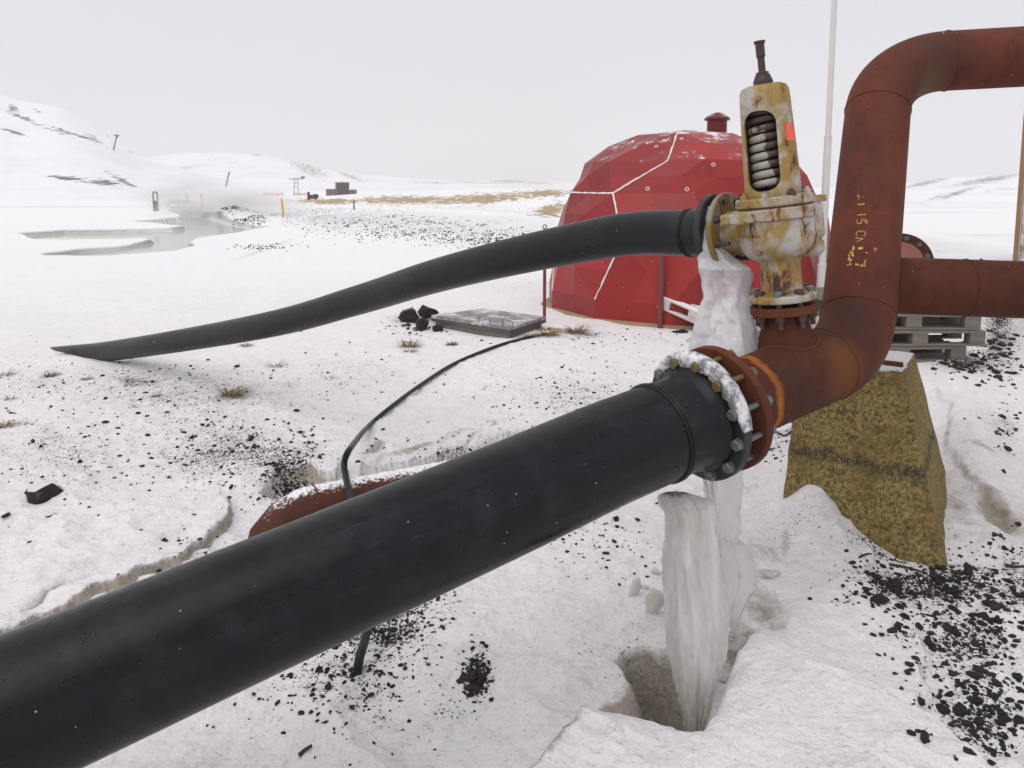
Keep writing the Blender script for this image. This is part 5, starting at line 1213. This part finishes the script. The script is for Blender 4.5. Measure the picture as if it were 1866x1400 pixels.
# red posts
def gp(px, pb): return onland(px, pb)
p = gp(992, 588); rp = empty("red_post", "thin dull red post with a ring on top at the dome's left edge", "post", p); t = C(993, 418, p.y)
mb = MB(); mb.add(*tube([Vector((0, 0, -.2)), Vector((0, 0, .5)), Vector((0, 0, t.z-p.z))], .019, 12)); mb.build("post", M_REDPOST, rp)
mb = MB(); mb.add(*torus(Vector((0, 0, t.z-p.z+.028)), (0, 1, 0), .022, .006, 20)); mb.build("ring", DK, rp)
p = gp(1203, 598); rp = empty("red_post", "dull red post standing in front of the middle of the dome", "post", p); mb = MB(); mb.add(*tube([Vector((0, 0, -.2)), Vector((0, 0, .5)), Vector((0, 0, 1.05))], .032, 14)); mb.build("post", M_REDPOST, rp)
mb = MB(); mb.add(*torus(Vector((0, 0, 1.075)), (0, 1, 0), .022, .006, 20)); mb.build("ring", DK, rp)
# pinkish panelled thing right of the valve = dome's lit side door fin
# ================================================================== FLAGPOLE, SHED
p = onland(1493, 592); fp = empty("flagpole", "tall white pole rising between valve and rusty riser", "pole", p); k = p.y/FP
zj1 = C(1512, 250, p.y).z-p.z; zj2 = C(1498, 482, p.y).z-p.z
mb = MB(); mb.add(*tube([Vector((0, 0, -.3)), Vector((0, 0, zj2))], .052, 20)); mb.build("lower_section", M_WHITEPOLE, fp)
mb = MB(); mb.add(*tube([Vector((0, 0, zj2-.02)), Vector((0, 0, zj1))], .041, 20)); mb.build("middle_section", M_WHITEPOLE, fp)
mb = MB(); mb.add(*tube([Vector((0, 0, zj1-.02)), Vector((0, 0, 7.5))], [.033, .026], 20)); mb.build("upper_section", M_WHITEPOLE, fp)
for z_, r_ in ((zj1, .038), (zj2, .046)): mb = MB(); mb.add(*torus(Vector((0, 0, z_)), (0, 0, 1), r_, .006, 20)); mb.build("joint_collar", M_WHITEPOLE, fp)
sh = G(1840, 585); SX, SY = sh.x, sh.y
M_PEEL = N("peeling_white_boards"); vz = M_PEEL.mapv((1, 1, .12)); M_PE_ = M_PEEL.set(color=M_PEEL.mix(M_PEEL.step(M_PEEL.noise(26, 6, .75, vec=vz), .47, .55), (.62, .62, .62), M_PEEL.mix(M_PEEL.noise(60, 4), (.10, .06, .045), (.34, .25, .19))), rough=.8, normal=M_PEEL.bump(M_PEEL.noise(40, 5, .7, vec=vz), .5, .005))
WB = wood_mat("orange_brown_board_edge", (.16, .07, .03), (.40, .24, .13), sc=(2, 2, .2))
r = empty("wooden_shed", "weathered wooden shed with peeling white boards at the right edge", "shed", (SX, SY, 0)); r.rotation_euler = (0, 0, math.radians(-38)); zs = C(1862, 200, SY).z
mb = MB()
for i in range(20): mb.add(*box((.045+.13*i+.065, .02*(i % 2), zs/2-.1), .126, .03, zs+.2, None, .004))
mb.build("front_boards", M_PE_, r)
mb = MB()
for i in range(14): mb.add(*box((.05, .12+.13*i, zs/2-.1), .03, .126, zs+.2, None, .004))
mb.build("side_boards", M_PE_, r)
mb = MB(); mb.add(*box((.012, -.02, zs/2-.1), .05, .05, zs+.22, None, .004)); mb.build("corner_board", WB, r)
mb = MB(); mb.add(*box((1.4, .95, zs+.02), 2.6, 1.8, .06, None, .01)); mb.build("roof", DK, r)
q0, q1 = onland(1843, 592), onland(1925, 700); mb = MB(); dq = (q1-q0).normalized(); Mq = Matrix((dq, Vector((-dq.y, dq.x, 0)).normalized(), Vector((0, 0, 1)))).transposed()
mb.add(*box(Vector((.09, 0, .06)), (q1-q0).length, .16, .20, Mq, .012)); o = mb.build("timber_sill", wood_mat("pale_timber", (.30, .20, .12), (.62, .50, .36), sc=(.4, 2, 2)), None); o.location = (q0+q1)/2; o.location.x += .08; tag(o, "pale rough timber beam on the ground at the foot of the shed", "beam")

# twigs near the block foot
TW = simple("dark_brown_twig", (.035, .024, .02), .8, .3, 60)
for (pts_, w_, l) in [([(1620, 1030), (1650, 1036), (1690, 1046)], .006, "long brown stick lying left of the concrete block foot"), ([(1566, 1018), (1580, 1012), (1588, 1012)], .005, "short dark twig left of the brown stick"), ([(1636, 992), (1637, 1010), (1632, 1022), (1650, 1028)], .004, "thin forked upright twig in the snow by the block"),
                      ([(1808, 973), (1822, 979), (1832, 985)], .006, "dark twig in the snow at right of the block"), ([(1832, 1032), (1850, 1035), (1880, 1034)], .008, "dark stick at the right picture edge"), ([(545, 1380), (556, 1370), (568, 1362)], .006, "brown twig at the bottom left centre of the snow")]:
    P = [onland(a, b)+Vector((0, 0, .006)) for a, b in pts_]; mb = MB(); mb.add(*tube(catmull(P, 4), [w_*(1-.5*i/(len(P)*4)) for i in range((len(P)-1)*4+1)], 8)); o = mb.build("twig", TW, origin=tuple(P[0])); tag(o, l, "twig")

# ================================================================== FALLING SNOW, STEAM, HAZE
mb = MB(); FL = simple("snowflake", (.9, .9, .92), .8, .02, 5)
rf = random.Random(3)
for _ in range(420):
    Z = rf.uniform(1.3, 7.5); q = C(rf.uniform(-300, 2200), rf.uniform(-150, 1500), Z)
    if q.z < .1: continue
    s_ = rf.uniform(.0010, .0026)*(1 if Z > 2 else .6); d_ = Vector((rf.uniform(-1, 1), rf.uniform(-1, 1), rf.uniform(-1, 1))).normalized(); _, e1, e2 = frame(d_)
    mb.add([q+e1*s_*rf.uniform(.6, 1.4), q+e2*s_, q-e1*s_*rf.uniform(.6, 1.4), q-e2*s_*rf.uniform(.5, 1), q+d_*s_*.6, q-d_*s_*.6], [(0, 1, 4), (1, 2, 4), (2, 3, 4), (3, 0, 4), (1, 0, 5), (2, 1, 5), (3, 2, 5), (0, 3, 5)])
o = mb.build("falling_snow", FL, smooth=False); tag(o, "small white snowflakes drifting through the air", "snowfall", kind="stuff")

def volume(name, dens, col, noise=None):
    m = bpy.data.materials.new(name); m.use_nodes = True; t = m.node_tree; t.nodes.clear(); oo_ = t.nodes.new("ShaderNodeOutputMaterial"); pv = t.nodes.new("ShaderNodeVolumePrincipled")
    pv.inputs['Color'].default_value = (*col, 1); pv.inputs['Density'].default_value = dens; t.links.new(pv.outputs[0], oo_.inputs['Volume'])
    if noise:
        tc = t.nodes.new("ShaderNodeTexCoord"); nz_ = t.nodes.new("ShaderNodeTexNoise"); nz_.inputs['Scale'].default_value = noise; nz_.inputs['Detail'].default_value = 4
        ln = t.nodes.new("ShaderNodeVectorMath"); ln.operation = 'LENGTH'; mr = t.nodes.new("ShaderNodeMapRange"); mr.inputs[1].default_value = .25; mr.inputs[2].default_value = 1.0; mr.inputs[3].default_value = 1; mr.inputs[4].default_value = 0
        mr2 = t.nodes.new("ShaderNodeMapRange"); mr2.inputs[1].default_value = .38; mr2.inputs[2].default_value = .68
        mu = t.nodes.new("ShaderNodeMath"); mu.operation = 'MULTIPLY'; mu2 = t.nodes.new("ShaderNodeMath"); mu2.operation = 'MULTIPLY'; mu2.inputs[1].default_value = dens
        t.links.new(tc.outputs['Object'], ln.inputs[0]); t.links.new(ln.outputs['Value'], mr.inputs[0]); t.links.new(tc.outputs['Object'], nz_.inputs['Vector']); t.links.new(nz_.outputs[0], mr2.inputs[0])
        t.links.new(mr.outputs[0], mu.inputs[0]); t.links.new(mr2.outputs[0], mu.inputs[1]); t.links.new(mu.outputs[0], mu2.inputs[0]); t.links.new(mu2.outputs[0], pv.inputs['Density'])
    return m
VOL = __import__("os").environ.get("NOVOL") is None
if VOL:
    for (px, py, Z, sx, sy, sz, dn, l) in [(415, 378, 42, 5.0, 3.4, 1.3, 1.1, "pale steam rising over the hot spring pond"), (330, 350, 60, 5.5, 3.5, 1.6, .5, "thin steam drifting left above the spring")]:
        me = bpy.data.meshes.new("steam"); bm = bmesh.new(); bmesh.ops.create_icosphere(bm, subdivisions=3, radius=1); bm.to_mesh(me); bm.free()
        o = link("steam", me, volume("steam", dn, (.995, .995, 1), 1.6)); o.location = C(px, py, Z); o.scale = (sx, sy, sz); tag(o, l, "steam", kind="stuff")
    mb = MB(); mb.add(*box((0, 300, 48), 2700, 2500, 103)); o = mb.build("haze", volume("haze", .0013, (.985, .985, .99)), smooth=False); tag(o, kind="stuff")
